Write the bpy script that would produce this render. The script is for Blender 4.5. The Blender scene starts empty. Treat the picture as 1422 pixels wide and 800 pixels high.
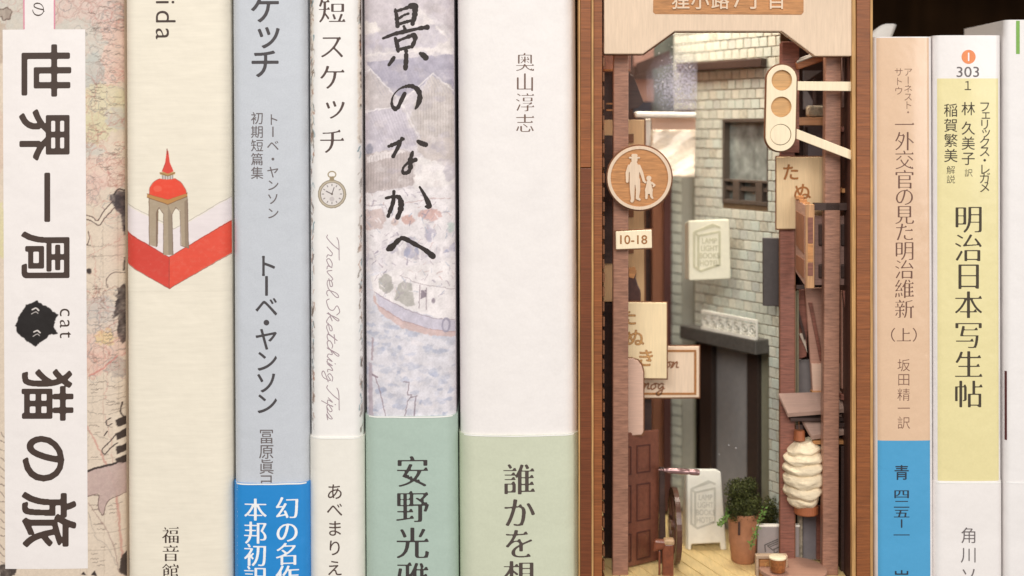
import bpy, bmesh, math, random, zlib
import numpy as np
from mathutils import Vector, Matrix
random.seed(7); RNG = np.random.default_rng(7)
SC = bpy.context.scene; COL = SC.collection
# ------------------------------------------------------------------ camera
S = 0.00019          # metres covered by one photograph pixel on the plane of the book spines
DIST = 0.33          # camera to spines
EYE = 180            # photograph row at the height of the lens
ZE = (400-EYE)*S
cd = bpy.data.cameras.new('camera'); cam = bpy.data.objects.new('camera', cd); COL.objects.link(cam); SC.camera = cam
cam.location = (0, -DIST, ZE); cam.rotation_euler = (math.pi/2, 0, 0)
cd.sensor_width = 36; cd.lens = 36*DIST/(1422*S); cd.shift_y = -(400-EYE)/1422
cd.clip_start = 0.01; cd.clip_end = 20
cd.dof.use_dof = True; cd.dof.focus_distance = DIST-0.0005; cd.dof.aperture_fstop = 7
# ------------------------------------------------------------------ light
world = bpy.data.worlds.new('World'); SC.world = world; world.use_nodes = True
bg = world.node_tree.nodes['Background']; bg.inputs[0].default_value = (1.0, .95, .90, 1); bg.inputs[1].default_value = 0.22
def area(name, loc, target, size, size_y, power, col):
    l = bpy.data.lights.new(name, 'AREA'); l.shape = 'RECTANGLE'; l.size = size; l.size_y = size_y; l.energy = power; l.color = col
    o = bpy.data.objects.new(name, l); COL.objects.link(o); o.location = loc
    o.rotation_euler = (Vector(target)-Vector(loc)).to_track_quat('-Z', 'Y').to_euler(); return o
area('softbox', (-.25, -1.15, .75), (0.02, 0, 0), 1.1, .7, 16.0, (1, .965, .93))
area('softbox_right', (.75, -1.0, .25), (0.05, 0, 0), .5, .6, 5.2, (1, .955, .92))
area('nook_led', (.042, .030, .1165), (.054, .036, -.08), .06, .034, .085, (1, .945, .84)).data.spread = math.radians(105)
vs = SC.view_settings; vs.view_transform = 'Standard'; vs.look = 'None'; vs.exposure = 0; vs.gamma = 1; vs.use_curve_mapping = False
# ------------------------------------------------------------------ helpers
def lin(c):
    if isinstance(c, np.ndarray): c = np.clip(c, 0, 1); return np.where(c <= .04045, c/12.92, ((c+.055)/1.055)**2.4)
    return tuple((v/255/12.92 if v/255 <= .04045 else ((v/255+.055)/1.055)**2.4) for v in c)
def W(px, py, d=0.0):
    """a point of the place: column px and row py of the spine plane's grid, carried d millimetres back"""
    k = (DIST+d*.001)/DIST
    return Vector(((px-711)*S*k, d*.001, ZE+(EYE-py)*S*k))
MATS = {}
def mat(name, rgb, rough=.6, amount=.12, scale=(400, 400, 400), bump=.0, bscale=None, blotch=.0, bl_scale=60, coat=0, attr=None,
        trans=0, spec=.5, metallic=0, emit=0, detail=4, bdist=.0002, warp=0, wave=0):
    if name in MATS: return MATS[name]
    m = bpy.data.materials.new(name); m.use_nodes = True; nt = m.node_tree; N = nt.nodes; L = nt.links
    p = N['Principled BSDF']; p.inputs['Roughness'].default_value = rough
    p.inputs['Specular IOR Level'].default_value = spec; p.inputs['Metallic'].default_value = metallic
    p.inputs['Coat Weight'].default_value = coat; p.inputs['Coat Roughness'].default_value = .12
    tc = N.new('ShaderNodeTexCoord'); mp = N.new('ShaderNodeMapping'); mp.inputs['Scale'].default_value = scale
    L.new(tc.outputs['Object'], mp.inputs[0])
    nz = N.new('ShaderNodeTexNoise'); nz.inputs['Scale'].default_value = 1; nz.inputs['Detail'].default_value = detail; nz.inputs['Roughness'].default_value = .65
    nz.inputs['Distortion'].default_value = warp
    L.new(mp.outputs[0], nz.inputs['Vector'])
    def mix(kind, a, b, f=1.0):
        x = N.new('ShaderNodeMix'); x.data_type = 'RGBA'; x.blend_type = kind; x.inputs[0].default_value = f
        for s, v in ((6, a), (7, b)):
            if isinstance(v, tuple): x.inputs[s].default_value = (*v[:3], 1)
            else: L.new(v, x.inputs[s])
        return x.outputs[2]
    def ramp(src, lo, hi, p0=.3, p1=.7):
        r = N.new('ShaderNodeMapRange'); r.inputs[1].default_value = p0; r.inputs[2].default_value = p1; r.inputs[3].default_value = lo; r.inputs[4].default_value = hi
        L.new(src, r.inputs[0]); c = N.new('ShaderNodeCombineColor')
        for i in range(3): L.new(r.outputs[0], c.inputs[i])
        return c.outputs[0], r.outputs[0]
    base = lin(rgb)
    if attr:
        at = N.new('ShaderNodeAttribute'); at.attribute_name = attr; base = at.outputs['Color']
    col = mix('MULTIPLY', base, ramp(nz.outputs[0], 1-amount, 1+amount*.6)[0])
    if blotch:
        n2 = N.new('ShaderNodeTexNoise'); n2.inputs['Scale'].default_value = bl_scale; n2.inputs['Detail'].default_value = 3
        L.new(tc.outputs['Object'], n2.inputs['Vector'])
        col = mix('MULTIPLY', col, ramp(n2.outputs[0], 1-blotch, 1+blotch*.5)[0])
    L.new(col, p.inputs['Base Color'])
    if trans: p.inputs['Transmission Weight'].default_value = trans
    if emit:
        L.new(col, p.inputs['Emission Color']); p.inputs['Emission Strength'].default_value = emit
    if bump:
        b = N.new('ShaderNodeBump'); b.inputs['Strength'].default_value = bump; b.inputs['Distance'].default_value = bdist
        if bscale:
            m3 = N.new('ShaderNodeMapping'); m3.inputs['Scale'].default_value = bscale; L.new(tc.outputs['Object'], m3.inputs[0])
            n3 = N.new('ShaderNodeTexNoise'); n3.inputs['Scale'].default_value = 1; n3.inputs['Detail'].default_value = 3; L.new(m3.outputs[0], n3.inputs['Vector'])
            L.new(n3.outputs[0], b.inputs['Height'])
        else: L.new(nz.outputs[0], b.inputs['Height'])
        L.new(b.outputs[0], p.inputs['Normal'])
        if wave:     # handled paper is never quite flat: soft dents, and a sheen that varies
            n4 = N.new('ShaderNodeTexNoise'); n4.inputs['Scale'].default_value = 75; n4.inputs['Detail'].default_value = 3; L.new(tc.outputs['Object'], n4.inputs['Vector'])
            b2 = N.new('ShaderNodeBump'); b2.inputs['Strength'].default_value = wave; b2.inputs['Distance'].default_value = .0007; L.new(n4.outputs[0], b2.inputs['Height']); L.new(b2.outputs[0], b.inputs['Normal'])
            rr_ = N.new('ShaderNodeMapRange'); rr_.inputs[3].default_value = rough-.1; rr_.inputs[4].default_value = rough+.15; L.new(n4.outputs[0], rr_.inputs[0]); L.new(rr_.outputs[0], p.inputs['Roughness'])
    MATS[name] = m; return m
def paper(name, rgb, rough=.5, **k):
    k.setdefault('wave', .9)
    k.setdefault('amount', .02); k.setdefault('bump', .25); k.setdefault('scale', (1500, 1500, 1500)); k.setdefault('blotch', .02)
    return mat(name, rgb, rough, bdist=.00005, **k)
def wood(name, rgb, axis='z', rough=.55, amount=.3, fine=2600, long=120, **k):
    sc = {'x': (long, fine, fine), 'y': (fine, long, fine), 'z': (fine, fine, long)}[axis]
    k.setdefault('bump', .4); k.setdefault('blotch', .14)
    return mat(name, rgb, rough, amount, sc, bdist=.00012, detail=5, **k)
def thing(name, label, cat, loc=(0, 0, 0), group=None, rot=(0, 0, 0)):
    o = bpy.data.objects.new(name, None); COL.objects.link(o); o.location = loc; o.rotation_euler = rot; o.empty_display_size = .005
    o['label'] = label; o['category'] = cat
    if group: o['group'] = group
    return o
def tag(o, label, cat, group=None):
    o['label'] = label; o['category'] = cat
    if group: o['group'] = group
    return o
def world_matrix(o):
    M = Matrix.LocRotScale(o.location, o.rotation_euler, o.scale)
    return world_matrix(o.parent) @ M if o.parent else M
def obj(name, V, F, m, parent=None, local=False, bevel=0, smooth=False, kind=None, solid=0, label=None, seg=2, origin=None):
    """V: coordinates of the place (or of the parent when local); linked as ONE mesh object"""
    V = np.array([tuple(v) for v in V], dtype=float) if not isinstance(V, np.ndarray) else V
    loc = Vector((0, 0, 0))
    if parent and not local:
        Mi = np.array(world_matrix(parent).inverted()); V = V @ Mi[:3, :3].T + Mi[:3, 3]
    if not parent:
        mn, mx = V.min(0), V.max(0); c = np.array([(mn[0]+mx[0])/2, (mn[1]+mx[1])/2, mn[2]]); V = V-c; loc = Vector(c)
    me = bpy.data.meshes.new(name); me.from_pydata(V.tolist(), [], F if isinstance(F, list) else F.tolist()); me.update()
    if m: me.materials.append(m)
    o = bpy.data.objects.new(name, me); COL.objects.link(o); o.location = loc
    if parent: o.parent = parent
    if smooth: me.polygons.foreach_set('use_smooth', [True]*len(me.polygons)); me.set_sharp_from_angle(angle=math.radians(50))
    if solid:
        s = o.modifiers.new('solid', 'SOLIDIFY'); s.thickness = solid; s.offset = 0
    if bevel:
        b = o.modifiers.new('bevel', 'BEVEL'); b.width = bevel; b.segments = seg; b.limit_method = 'ANGLE'; b.angle_limit = math.radians(40)
    if kind: o['kind'] = kind
    if label: o['label'] = label
    return o
def recalc(V, F):
    bm = bmesh.new(); vs_ = [bm.verts.new(v) for v in V]
    for f in F:
        try: bm.faces.new([vs_[i] for i in f])
        except ValueError: pass
    bmesh.ops.recalc_face_normals(bm, faces=bm.faces); bm.verts.index_update()
    out = [[v.index for v in f.verts] for f in bm.faces]; bm.free(); return out
class MB:
    def __init__(s): s.V = []; s.F = []
    def add(s, V, F):
        n = len(s.V); V = [Vector(v) for v in V]; s.V += V; s.F += [[i+n for i in f] for f in recalc(V, F)]; return s
    def hexa(s, q, t):       # four front corners and a thickness vector (or four back corners)
        b = [Vector(p)+Vector(t) for p in q] if not isinstance(t, list) else t
        return s.add(list(q)+b, [[0, 1, 2, 3], [7, 6, 5, 4], [0, 4, 5, 1], [1, 5, 6, 2], [2, 6, 7, 3], [3, 7, 4, 0]])
    def box(s, x0, y0, x1, y1, d0, d1):     # front face on the grid of depth d0, straight back to d1 (mm)
        return s.hexa([W(x0, y1, d0), W(x1, y1, d0), W(x1, y0, d0), W(x0, y0, d0)], (0, (d1-d0)*.001, 0))
    def bw(s, a, b):         # box between two corners in metres
        (x0, y0, z0), (x1, y1, z1) = a, b
        return s.hexa([(x0, y0, z0), (x1, y0, z0), (x1, y0, z1), (x0, y0, z1)], (0, y1-y0, 0))
    def poly(s, pts, d, th):
        P = [W(x, y, d) for x, y in pts]; Q = [p+Vector((0, th*.001, 0)) for p in P]; n = len(P)
        return s.add(P+Q, [list(range(n)), list(range(2*n-1, n-1, -1))]+[[i, (i+1) % n, n+(i+1) % n, n+i] for i in range(n)])
    def tube(s, pts, r, n=8, caps=True):
        pts = [Vector(p) for p in pts]; rs = r if isinstance(r, (list, tuple)) else [r]*len(pts); V = []; F = []
        for i, p in enumerate(pts):
            t = (pts[min(i+1, len(pts)-1)]-pts[max(i-1, 0)]).normalized()
            a = t.cross(Vector((0, 0, 1)) if abs(t.z) < .9 else Vector((1, 0, 0))).normalized(); b = t.cross(a)
            V += [p+(a*math.cos(k*2*math.pi/n)+b*math.sin(k*2*math.pi/n))*rs[i] for k in range(n)]
        for i in range(len(pts)-1):
            for k in range(n): F.append([i*n+k, i*n+(k+1) % n, (i+1)*n+(k+1) % n, (i+1)*n+k])
        if caps: F += [list(range(n)), list(range(len(V)-1, len(V)-n-1, -1))]
        return s.add(V, F)
    def lathe(s, c, prof, n=28, wob=None):     # prof: (radius, height) in metres round the vertical through c
        c = Vector(c); V = []; F = []
        for j, (r, h) in enumerate(prof):
            for k in range(n):
                a = 2*math.pi*k/n; rr = r*(1+(wob(a, j) if wob else 0)); V.append(c+Vector((rr*math.cos(a), rr*math.sin(a), h)))
        for j in range(len(prof)-1):
            for k in range(n): F.append([j*n+k, j*n+(k+1) % n, (j+1)*n+(k+1) % n, (j+1)*n+k])
        F += [list(range(n)), list(range(len(V)-1, len(V)-n-1, -1))]
        return s.add(V, F)
    def obj(s, name, m, parent=None, **k): return obj(name, s.V, s.F, m, parent, **k)
# ------------------------------------------------------------------ lettering: field -> ink outline
def iso(Fd, level):
    """triangulate the region Fd > level of a sampled field; returns vertices (col,row) and faces"""
    h, w = Fd.shape; yy, xx = np.mgrid[0:h-1, 0:w-1]; yy = yy.ravel(); xx = xx.ravel()
    v = [Fd[yy, xx], Fd[yy, xx+1], Fd[yy+1, xx+1], Fd[yy+1, xx]]
    cnt = sum((a > level).astype(int) for a in v)
    full = cnt == 4; part = (cnt > 0) & (cnt < 4)
    C = [np.stack([xx, yy], 1), np.stack([xx+1, yy], 1), np.stack([xx+1, yy+1], 1), np.stack([xx, yy+1], 1)]
    quads = [np.stack([c[full] for c in C], 1).astype(float)]; tris = []
    for ids in ((0, 1, 2), (0, 2, 3)):
        P = [C[i][part].astype(float) for i in ids]; U = [v[i][part] for i in ids]; I = [u > level for u in U]; n = sum(i.astype(int) for i in I)
        m3 = n == 3; tris.append(np.stack([p[m3] for p in P], 1))
        def cut(a, b, m):
            t = ((level-U[a][m])/(U[b][m]-U[a][m]))[:, None]; return P[a][m]+(P[b][m]-P[a][m])*t
        for a in range(3):
            b, c = (a+1) % 3, (a+2) % 3
            m = (n == 1) & I[a]; tris.append(np.stack([P[a][m], cut(a, b, m), cut(a, c, m)], 1))
            m = (n == 2) & ~I[a]; quads.append(np.stack([cut(a, b, m), P[b][m], P[c][m], cut(a, c, m)], 1))
    T = np.concatenate(tris); Q = np.concatenate(quads)
    allv = np.concatenate([T.reshape(-1, 2), Q.reshape(-1, 2)]); key = np.round(allv*256).astype(np.int64)
    uq, inv = np.unique(key[:, 0]*100000000+key[:, 1], return_inverse=True); first = np.zeros(len(uq), int); first[inv] = np.arange(len(inv))
    pts = allv[first]; nt = len(T)*3
    return pts, inv[:nt].reshape(-1, 3), inv[nt:].reshape(-1, 4)
def blur(A, k=1):
    for _ in range(k):
        P = np.pad(A, 1, mode='edge'); A = (P[:-2]+2*P[1:-1]+P[2:])/4; A = (A[:, :-2]+2*A[:, 1:-1]+A[:, 2:])/4
    return A
RES = 128; PAD = 12
def shift(A, dx, dy):
    B = np.zeros_like(A); h, w = A.shape
    B[max(dy, 0):h+min(dy, 0), max(dx, 0):w+min(dx, 0)] = A[max(-dy, 0):h+min(-dy, 0), max(-dx, 0):w+min(-dx, 0)]; return B
_cache = {}
def glyph(s, style, res=RES):
    """sampled ink of a string; returns field and its left/top offset in ems"""
    k = (s, style, res)
    if k in _cache: return _cache[k]
    c = bpy.data.curves.new('ink', 'FONT'); c.body = s; c.resolution_u = 4; o = bpy.data.objects.new('ink', c); COL.objects.link(o)
    me = bpy.data.meshes.new_from_object(o.evaluated_get(bpy.context.evaluated_depsgraph_get()))
    n = len(me.vertices); v = np.zeros(n*3); me.vertices.foreach_get('co', v); v = v.reshape(-1, 3)[:, :2]
    me.calc_loop_triangles(); t = np.zeros(len(me.loop_triangles)*3, int); me.loop_triangles.foreach_get('vertices', t); t = t.reshape(-1, 3)
    bpy.data.objects.remove(o); bpy.data.curves.remove(c); bpy.data.meshes.remove(me)
    x0, x1 = v[:, 0].min(), v[:, 0].max(); top = .95
    X0 = min(0, x0); w = int(res*(max(1, x1)-X0))+2*PAD; h = int(res*1.2)+2*PAD
    A = np.zeros((h, w)); P = np.stack([(v[:, 0]-X0)*res+PAD, (top-v[:, 1])*res+PAD], 1)
    for a, b, c_ in P[t]:
        mn = np.floor(np.minimum(np.minimum(a, b), c_)).astype(int); mx = np.ceil(np.maximum(np.maximum(a, b), c_)).astype(int)+1
        xx, yy = np.meshgrid(np.arange(mn[0], mx[0]), np.arange(mn[1], mx[1]))
        def e(p, q): return (q[0]-p[0])*(yy-p[1])-(q[1]-p[1])*(xx-p[0])
        e1, e2, e3 = e(a, b), e(b, c_), e(c_, a); m = ((e1 >= 0) & (e2 >= 0) & (e3 >= 0)) | ((e1 <= 0) & (e2 <= 0) & (e3 <= 0))
        sub = A[mn[1]:mx[1], mn[0]:mx[0]]; sub[m[:sub.shape[0], :sub.shape[1]]] = 1
    kind, amt = style
    def erode_v(A, n):
        B = A.copy()
        for i in range(1, n//2+1): B = np.minimum(B, shift(A, 0, -i))
        for i in range(1, n-n//2+1): B = np.minimum(B, shift(A, 0, i))
        return B
    def dil(A, rx, ry):
        B = A.copy()
        for i in range(-rx, rx+1):
            for j in range(-ry, ry+1):
                if (i/(rx+.3))**2+(j/(ry+.3))**2 <= 1: B = np.maximum(B, shift(A, i, j))
        return B
    if kind == 'mincho':
        G = A.copy(); B = erode_v(A, 5); B = np.maximum(B, B)
        # right-hand serif triangles of free horizontal strokes
        L_ = 26; run = A.copy()
        for i in range(1, L_): run = np.minimum(run, shift(A, i, 0))     # pixel whose L_ left neighbours are ink
        end = (run > 0) & (shift(A, -3, 0) == 0)
        ys, xs = np.nonzero(end); done = []
        for y, x in zip(ys, xs):
            if any(abs(y-b) < 12 and abs(x-a) < 12 for a, b in done): continue
            thick = 0
            while y+thick < h and A[y+thick, x-6] > 0: thick += 1
            if thick > 14 or A[max(y-5, 0), x-8] > 0: continue
            done.append((x, y)); bs = y+thick//2+1
            for q in range(0, 11):
                B[bs-q, x-11+int(q*.75):x+1-max(0, int(q*.25))] = 1
        B = dil(B, amt, 0) if amt else B
        A = B
    elif kind == 'bold': A = dil(A, amt, amt)
    elif kind == 'boldmincho':
        B = erode_v(A, 3); A = dil(B, amt, max(0, amt-2))
    elif kind == 'thin':
        B = A.copy()
        for i in range(-amt, amt+1):
            for j in range(-amt, amt+1):
                if i*i+j*j <= amt*amt: B = np.minimum(B, shift(A, i, j))
        A = B
    r = (blur(A, 2), X0, top, x0, x1); _cache[k] = r; return r
class Ink:
    """collects printed shapes as (px,py) outlines of the photograph grid and lays them on a surface"""
    def __init__(s): s.P = []; s.T = []; s.Q = []; s.n = 0
    def _add(s, pts, t, q):
        s.P.append(pts); s.T.append(t+s.n); s.Q.append(q+s.n); s.n += len(pts)
    def ch(s, c, cx, cy, size, style=('mincho', 0), rot=0, sx=1, sy=1, step=None, anchor='em', vert=True):
        Fd, X0, top, bx0, bx1 = glyph(c, style); step = step or (2 if size > 24 else 3)
        f = Fd[::step, ::step] if step == 1 else blur(Fd, 1)[::step, ::step]
        pts, t, q = iso(f, .42); e = (pts*step-PAD)/RES; ex = e[:, 0]+X0; ey = top-e[:, 1]
        if anchor == 'em': ex = ex-.5; ey = ey-.38
        else: ex = ex-(bx0+bx1)/2; ey = ey-.36
        if vert and c in 'ッャュョェ': ex = ex+.10; ey = ey+.12
        if vert and c == 'ー': ex, ey = ey, -ex
        ex = ex*size*sx; ey = ey*size*sy
        if rot: ex, ey = ey, -ex           # turned clockwise
        s._add(np.stack([cx+ex, cy-ey], 1), t, q)
    def col(s, text, x, ys, size, style=('mincho', 0), **k):
        if isinstance(ys, tuple): ys = np.linspace(ys[0], ys[1], len(text))
        for c, y in zip(text, ys):
            if c != ' ': s.ch(c, x, y, size, style, **k)
    def strokes(s, SS, h=.5):
        """each stroke: list of (x,y,w); the strokes of one call are united into one outline"""
        A = [np.array(st, float) for st in SS]; al = np.concatenate(A)
        mn = al[:, :2].min(0)-al[:, 2].max()-2*h; mx = al[:, :2].max(0)+al[:, 2].max()+2*h
        gx, gy = np.meshgrid(np.arange(mn[0], mx[0], h), np.arange(mn[1], mx[1], h)); Fd = np.full(gx.shape, -9.)
        for a in A:
            if len(a) == 1: a = np.concatenate([a, a])
            for p, q in zip(a[:-1], a[1:]):
                w = max(p[2], q[2])+2*h; lo = ((np.minimum(p[:2], q[:2])-w-mn)/h).astype(int).clip(0); hi = ((np.maximum(p[:2], q[:2])+w-mn)/h).astype(int)+2
                sl = (slice(lo[1], hi[1]), slice(lo[0], hi[0])); X_, Y_ = gx[sl], gy[sl]
                d = q[:2]-p[:2]; L2 = max(d@d, 1e-9); t = np.clip(((X_-p[0])*d[0]+(Y_-p[1])*d[1])/L2, 0, 1)
                Fd[sl] = np.maximum(Fd[sl], (p[2]+(q[2]-p[2])*t)/2-np.hypot(X_-p[0]-t*d[0], Y_-p[1]-t*d[1]))
        pts, t, q = iso(Fd, 0); s._add(pts*h+mn, t, q)
    def obj(s, name, m, parent, place, label=None, solid=0, kind=None):
        P = np.concatenate(s.P); V = place(P[:, 0], P[:, 1])
        F = np.concatenate(s.T).tolist()+np.concatenate(s.Q).tolist()
        F = [f[::-1] for f in F]
        return obj(name, V, F, m, parent, solid=solid, label=label, kind=kind)
def smooth_path(pts, n=6):
    a = [np.array(p, float) for p in pts]; a = [2*a[0]-a[1]]+a+[2*a[-1]-a[-2]]; out = []
    for i in range(1, len(a)-2):
        for k in range(n):
            t = k/n; out.append(.5*(2*a[i]+(a[i+1]-a[i-1])*t+(2*a[i-1]-5*a[i]+4*a[i+1]-a[i+2])*t*t+(3*a[i]-a[i-1]-3*a[i+1]+a[i+2])*t**3))
    return out+[a[-2]]
def flat(d):          # a vertical print plane d mm back
    def f(px, py):
        k = (DIST+d*.001)/DIST
        return np.stack([(px-711)*S*k, np.full_like(px, d*.001), ZE+(EYE-py)*S*k], 1)
    return f
SCRIPT = dict(r=[[(0, 0), (.3, .9), (.35, 1), (.6, .85), (.65, .2), (.9, 0)]],
 a=[[(.8, .9), (.4, 1), (.1, .5), (.3, 0), (.7, .4), (.8, .9), (.8, .2), (1.1, 0)]], v=[[(0, .9), (.3, 0), (.7, 1), (.9, .8)]],
 e=[[(0, .3), (.6, .6), (.5, 1), (.15, .8), (.15, .2), (.5, 0), (.9, .3)]], l=[[(0, .2), (.5, 1.6), (.4, 2.2), (.15, 1.7), (.2, .3), (.5, 0), (.7, .2)]],
 k=[[(0, .2), (.4, 1.9), (.2, 2.1), (.1, 0)], [(.1, .5), (.6, 1), (.3, .55), (.8, 0), (1, .1)]], t=[[(.1, .2), (.45, 1.8)], [(.45, 1.8), (.2, .3), (.45, 0), (.8, .2)], [(0, 1.3), (.8, 1.4)]],
 c=[[(.7, .9), (.4, 1), (.1, .5), (.3, 0), (.8, .2)]], h=[[(0, .2), (.45, 1.9), (.25, 2.1), (.1, 0)], [(.1, 0), (.2, .7), (.5, 1), (.6, .3), (.9, .1)]],
 i=[[(0, .2), (.25, 1), (.2, .2), (.5, .1)], [(.35, 1.5), (.36, 1.6)]], n=[[(0, 0), (.15, 1), (.15, .1)], [(.15, .1), (.35, .8), (.6, 1), (.65, .2), (.9, .1)]],
 g=[[(.7, .9), (.35, 1), (.1, .5), (.35, .1), (.7, .6), (.7, -.6), (.4, -1), (.1, -.6), (.9, .2)]], o=[[(.5, 1), (.1, .6), (.3, 0), (.7, .4), (.5, 1), (1, .9)]],
 p=[[(.1, .9), (.15, 1), (.05, -1)], [(.1, .3), (.5, 1), (.7, .6), (.4, 0), (.15, .2)], [(.4, 0), (.9, .2)]], s=[[(0, .1), (.4, 1), (.5, .4), (.2, 0), (.7, .15)]],
 T=[[(-.1, 1.8), (.3, 2.1), (1.8, 2.3)], [(.9, 2.2), (.7, 1.1), (.3, 0), (0, .1)]], S=[[(1.2, 1.8), (.8, 2.3), (.35, 1.8), (.9, 1.1), (.9, .3), (.3, -.1), (0, .4)]])
SCRIPT[' '] = []
ADV = dict(r=.85, a=1.05, v=.85, e=.85, l=.65, k=.95, t=.65, c=.75, h=.9, i=.48, n=.9, g=.85, o=.9, p=.85, s=.7, T=1.1, S=1.3); ADV[' '] = .6
def script(ink, text, x, y, xh, w, down=True, slant=.25, stretch=1.0, wob=.4):
    u = 0; out = []
    for c in text:
        for st in SCRIPT[c]:
            pts = []
            for a, b in smooth_path(st, 5):
                uu = (u+a+slant*b)*xh*stretch; vv = b*xh+wob*math.sin(uu*.13)
                pts.append((x+vv, y+uu, w*random.uniform(.9, 1.1)) if down else (x+uu, y-vv, w*random.uniform(.9, 1.1)))
            out.append(pts)
        u += ADV[c]
    ink.strokes(out, .4)
# ------------------------------------------------------------------ printed pictures: numpy canvas -> colour attribute
def vnoise(h, w, cell, seed=0):
    r = np.random.default_rng(seed); g = r.random((int(h/cell)+3, int(w/cell)+3)); y = np.arange(h)/cell; x = np.arange(w)/cell
    yi = y.astype(int); xi = x.astype(int); fy = y-yi; fx = x-xi; fy = (fy*fy*(3-2*fy))[:, None]; fx = (fx*fx*(3-2*fx))[None]
    return (g[yi][:, xi]*(1-fx)+g[yi][:, xi+1]*fx)*(1-fy)+(g[yi+1][:, xi]*(1-fx)+g[yi+1][:, xi+1]*fx)*fy
class Canvas:
    def __init__(s, x0, y0, x1, y1, rgb, R=2):
        s.x0, s.y0, s.R = x0, y0, R; s.w = int((x1-x0)*R)+1; s.h = int((y1-y0)*R)+1
        s.A = np.ones((s.h, s.w, 3))*np.array(rgb)/255; s.gy, s.gx = np.mgrid[0:s.h, 0:s.w]/R; s.gx = s.gx+x0; s.gy = s.gy+y0
        s.wx = (vnoise(s.h, s.w, 9*R/2, 1)-.5)+(vnoise(s.h, s.w, 3*R/2, 2)-.5)*.5; s.wy = (vnoise(s.h, s.w, 9*R/2, 3)-.5)+(vnoise(s.h, s.w, 3*R/2, 4)-.5)*.5
    def _box(s, P, m):
        P = np.array(P, float); a = np.clip(((P.min(0)-m-[s.x0, s.y0])*s.R).astype(int), 0, [s.w, s.h]); b = np.clip(((P.max(0)+m-[s.x0, s.y0])*s.R).astype(int)+2, 0, [s.w, s.h])
        return slice(a[1], b[1]), slice(a[0], b[0])
    def mix(s, sl, m, rgb):
        s.A[sl] = s.A[sl]*(1-m[..., None])+np.array(rgb)/255*m[..., None]
    def poly(s, P, rgb, a=1, wob=1.0, soft=1, tex=0, seed=0):
        sl = s._box(P, 4+wob*2)
        if s.gx[sl].size == 0: return
        X = s.gx[sl]+s.wx[sl]*wob; Y = s.gy[sl]+s.wy[sl]*wob; M = np.zeros(X.shape, bool); n = len(P)
        for i in range(n):
            (xa, ya), (xb, yb) = P[i], P[(i+1) % n]
            if ya != yb: M ^= ((ya > Y) != (yb > Y)) & (X < (xb-xa)*(Y-ya)/(yb-ya)+xa)
        m = blur(M.astype(float), soft)*a
        if tex:
            nz = vnoise(s.h, s.w, 12, seed+5)[sl]*.6+vnoise(s.h, s.w, 4, seed+9)[sl]*.4; m = m*np.clip(1-tex+2*tex*nz, 0, 1.3)
        s.mix(sl, np.clip(m, 0, 1), rgb)
    def line(s, P, w, rgb, a=1, wob=1.0, rough=0):
        sl = s._box(P, 3+w+wob*2)
        if s.gx[sl].size == 0: return
        X = s.gx[sl]+s.wx[sl]*wob; Y = s.gy[sl]+s.wy[sl]*wob; D = np.full(X.shape, 1e9)
        for (xa, ya), (xb, yb) in zip(P[:-1], P[1:]):
            dx, dy = xb-xa, yb-ya; t = np.clip(((X-xa)*dx+(Y-ya)*dy)/max(dx*dx+dy*dy, 1e-9), 0, 1); D = np.minimum(D, np.hypot(X-xa-t*dx, Y-ya-t*dy))
        m = np.clip((w/2-D)/.7+.5, 0, 1)*a
        if rough: m = m*np.clip(.4+1.2*vnoise(s.h, s.w, 3, 77)[sl], 0, 1)
        s.mix(sl, m, rgb)
    def blob(s, cx, cy, rx, ry, rgb, a=1, wob=3, tex=.3, seed=0, soft=2):
        s.poly([(cx+rx*math.cos(t), cy+ry*math.sin(t)) for t in np.linspace(0, 2*math.pi, 20)[:-1]], rgb, a, wob, soft, tex, seed)
    def at(s, px, py):
        x = np.clip((px-s.x0)*s.R, 0, s.w-1.001); y = np.clip((py-s.y0)*s.R, 0, s.h-1.001); xi = x.astype(int); yi = y.astype(int); fx = (x-xi)[:, None]; fy = (y-yi)[:, None]
        A = s.A; return (A[yi, xi]*(1-fx)+A[yi, xi+1]*fx)*(1-fy)+(A[yi+1, xi]*(1-fx)+A[yi+1, xi+1]*fx)*fy
def paint(o, rgb):
    at = o.data.color_attributes.new('print', 'FLOAT_COLOR', 'POINT'); n = len(rgb); c = np.ones((n, 4)); c[:, :3] = lin(rgb)*PRN
    at.data.foreach_set('color', c.ravel())
PRN = .985
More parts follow.
